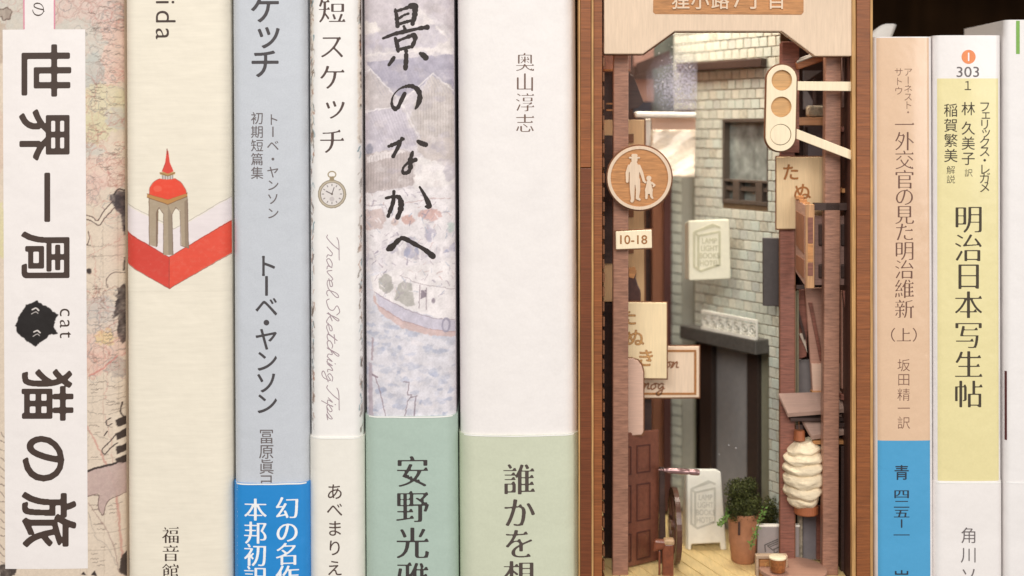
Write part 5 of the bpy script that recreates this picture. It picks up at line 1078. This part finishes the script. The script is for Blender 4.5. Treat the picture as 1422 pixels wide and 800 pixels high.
# paper lantern
lan = thing('paper_lantern', 'ivory crumpled paper lantern hanging under the lower eave', 'lantern', tuple(W(1118, 713, 9)))
LP = mat('ivory crepe paper', (234, 216, 184), .7, .08, (900, 900, 900), bump=.5, bscale=(500, 500, 1500), bdist=.0008)
cL = W(1116, 700, 11); H_ = W(1117, 612, 11).z-cL.z; nseg = 150; prof = []
for j in range(nseg+1):
    t_ = j/nseg; env = [.60, .84, .97, 1.0, 1.0, .98, .94, .80, .45]; e = np.interp(t_*8, range(9), env); 
    prof.append((.0058*e, H_*t_))
rnd = [random.uniform(0, 6.28) for _ in range(10)]
def wob(a, j):
    t_ = j/nseg; ph = t_*5.7+.2+.13*math.sin(t_*9)+.10*math.sin(a+1)+.07*math.sin(2*a+3+t_*5)+.05*math.sin(5*a+t_*11)
    rib = abs(math.sin(math.pi*ph))**.7; fine = math.sin(math.pi*ph*3.1+2*math.sin(3*a))
    return -.19*(1-rib)+.012*fine+.016*math.sin(3*a+t_*9+rnd[0])+.014*math.sin(5*a-t_*17+rnd[1])+.010*math.sin(11*a+t_*30+rnd[2])+.012*math.sin(23*a+t_*14)*math.sin(t_*35+rnd[3])
mb = MB(); mb.lathe(cL, prof, 56, wob); V = [v+Vector((0, 0, .00050*math.sin(math.atan2(v.y-cL.y, v.x-cL.x)*1+1)+.00016*math.sin(4*math.atan2(v.y-cL.y, v.x-cL.x)+v.z*900))) for v in mb.V]
obj('shade', V, mb.F, LP, lan, smooth=True)
CP = wood('lantern cap', (166, 96, 58), 'z', amount=.25, coat=.3)
MB().lathe(W(1119.5, 713, 11), [(.0031, 0), (.0033, .0003), (.0033, .0021), (.0030, .0024), (.0030, .0027)], 28).obj('bottom_cap', CP, lan, smooth=False)
MB().lathe(W(1110, 611, 11), [(.0016, 0), (.0014, .0026), (.0011, .0027)], 20).obj('top_cap', CP, lan); MB().tube([W(1110, 600, 10), W(1109, 580, 10)], .0001, 6).obj('cord', BURN, lan)
# rod, post, wheel at the left foot
rod = thing('turned_handle', 'glossy mauve-brown turned handle sticking out beside the red brown door', 'handle', tuple(W(915, 660, 12)))
MT = mat('metallic brown lacquer', (160, 124, 122), .16, .2, (900, 900, 900), metallic=.5, coat=.5)
pr = [(914, 1.1), (921, 1.1), (922, 2.6), (925, 2.6), (926, 3.6), (930, 4.2), (936, 3.9), (938, 4.3), (955, 4.3), (957, 3.4), (959, 4.4), (968, 4.6), (971, 4), (972, 1.5)]
MB().tube([W(x, 652.5+(x-914)*.065, 9) for x, _ in pr], [w_*S for _, w_ in pr], 20).obj('handle', MT, rod, smooth=True)
MB().hexa([W(915.5, fy(15), 15), W(925, fy(15), 15), W(923, 650, 15), W(916, 650, 15)], (0, .0015, 0)).obj('upright', DARK, rod, bevel=.0002)
wh = thing('cart_wheel', 'dark brown cart wheel seen nearly edge-on beside the door', 'wheel', tuple(Vector((W(937, 0, 16).x, .016, FZ+.0001))))
VW = mat('dark brown lacquer', (96, 62, 46), .35, .3, (700, 700, 700), coat=.3)
wc_ = W(937, 0, 16); wc_.z = FZ+.0001+.0103; ax = Vector((1, .0, 0)).normalized(); tx_ = Vector((-ax.y, ax.x, 0))
def wp(R_, a, h): return wc_+(tx_*math.cos(a)+Vector((0, 0, 1))*math.sin(a))*R_+ax*h
V = []; F = []; n = 40
for i in range(n):
    a = i*2*math.pi/n; V += [wp(.0102, a, -.0007), wp(.0102, a, .0007), wp(.0078, a, .0007), wp(.0078, a, -.0007)]
for i in range(n):
    j = (i+1) % n
    for q_ in range(4): F.append([i*4+q_, j*4+q_, j*4+(q_+1) % 4, i*4+(q_+1) % 4])
obj('rim', V, recalc(V, F), VW, wh)
for i in range(8): MB().tube([wp(.001, i*math.pi/4, 0), wp(.0079, i*math.pi/4, 0)], .0004, 6).obj('spoke', VW, wh)
MB().tube([wc_-ax*.0012, wc_+ax*.0012], .0015, 14).obj('hub', VW, wh)
rt = thing('newel_bracket', 'worn chestnut bracket post in the lower left corner of the alley', 'post', tuple(W(922, 812, 6)))
CH = mat('chestnut lacquer', (140, 78, 50), .3, .35, (900, 900, 900), coat=.5, blotch=.3, bump=.4)
MB().box(920, 755, 936, 835, 5.5, 8).obj('post', CH, rt, bevel=.0006); MB().hexa([W(906, 768, 5.2), W(921, 764, 5.2), W(931, 751, 5.2), W(909, 750, 5.2)], (0, .002, 0)).obj('arm', CH, rt, bevel=.0007)
MB().box(922, 749.5, 937, 758, 5.1, 7.6).obj('worn_cap', mat('worn tan', (196, 160, 120), .5, .3, (900, 900, 900)), rt, bevel=.0005)
MB().box(914.5, 765, 917.5, 835, 6, 7).obj('baluster', CH, rt, bevel=.0003)
# right foot: grey board, framed sign, table, cup
gb = thing('grey_board', 'grey board with a white top edge and a dark angular emblem', 'sign', tuple(W(1078, 780, 14)))
MB().box(1052, 732, 1110, fy(13.4), 13.5, 14.9).obj('board', mat('grey board face', (150, 140, 136), .5, .06, (600, 600, 600)), gb, bevel=.0002)
MB().box(1051, 729.5, 1111, 732, 13.4, 15).obj('white_edge', WP, gb, bevel=.0001)
k = Ink(); k.strokes([[(1063, 766, 1.6), (1062, 757, 1.6), (1080, 749, 1.6)], [(1080, 752, 1.5), (1066, 758, 1.5), (1073, 764, 1.5), (1081, 760, 1.5)], [(1070, 759, 1.3), (1080, 755, 1.3)], [(1075, 762, 1.3), (1075, 769, 1.3), (1080, 766, 1.3)]], .4); k.obj('emblem', mat('grey emblem', (88, 82, 78), .6), gb, flat(13.43))
fs = thing('framed_sign', 'small engraved plaque in a pale frame behind the cup', 'sign', tuple(W(1071, 812, 5)))
MB().box(1054.5, 777, 1089.5, 825, 5.6, 6.6).obj('plaque', ENG, fs); f_ = MB(); f_.box(1050, 771.5, 1094, 776.5, 5, 7); f_.box(1050, 776.7, 1054, 825, 5, 7); f_.box(1090, 776.7, 1094, 825, 5, 7); f_.obj('frame', wood('pale frame', (206, 176, 146), 'x'), fs, bevel=.0002)
P = [(1069+6*math.cos(a), 786+6*math.sin(a), 1.5) for a in np.linspace(0, 5.4, 14)]; k = Ink(); k.strokes([P, [(1062, 782, 1.4), (1074, 790, 1.4)]], .4); k.obj('engraving', mat('pale engraving', (206, 158, 98), .7, .2), fs, flat(5.5))
tbz = W(0, 797.5, -1).z
tab = thing('round_table', 'round rose-brown table top in the lower right corner of the alley', 'table', (W(1100, 0, 3).x, .0045, FZ+.0001))
TC = Vector((W(1100, 0, 4.5).x, .0048, 0)); topz = W(0, 796, .5).z
MB().lathe(TC+Vector((.0002, 0, topz-.0012)), [(.0088, 0), (.0090, .0002), (.0090, .0010), (.0088, .0012)], 48).obj('table_top', wood('table rose wood', (190, 146, 124), 'x', amount=.15), tab).scale = (1, 1, 1)
MB().tube([TC+Vector((0, 0, FZ+.0002)), TC+Vector((0, 0, topz-.0013))], .0012, 12).obj('leg', POST, tab)
cp = thing('wooden_cup', 'tiny amber cup with a cream top standing on the round table', 'cup', (W(1080, 0, 1).x, .0012, topz+.0001))
cb = Vector(cp.location); ch_ = W(0, 774, .5).z-cb.z
MB().lathe(cb, [(.0016, 0), (.0020, .0004), (.0022, ch_*.5), (.0023, ch_*.85), (.0023, ch_*.9)], 28).obj('cup_body', mat('amber glaze', (160, 98, 52), .3, .45, (1600, 1600, 1600), coat=.5, bump=.4), cp, smooth=True)
MB().lathe(cb+Vector((0, 0, ch_*.9)), [(.0023, 0), (.0023, ch_*.08), (.0021, ch_*.12)], 28).obj('foam', mat('cream foam', (250, 232, 196), .6, .1), cp, smooth=True)
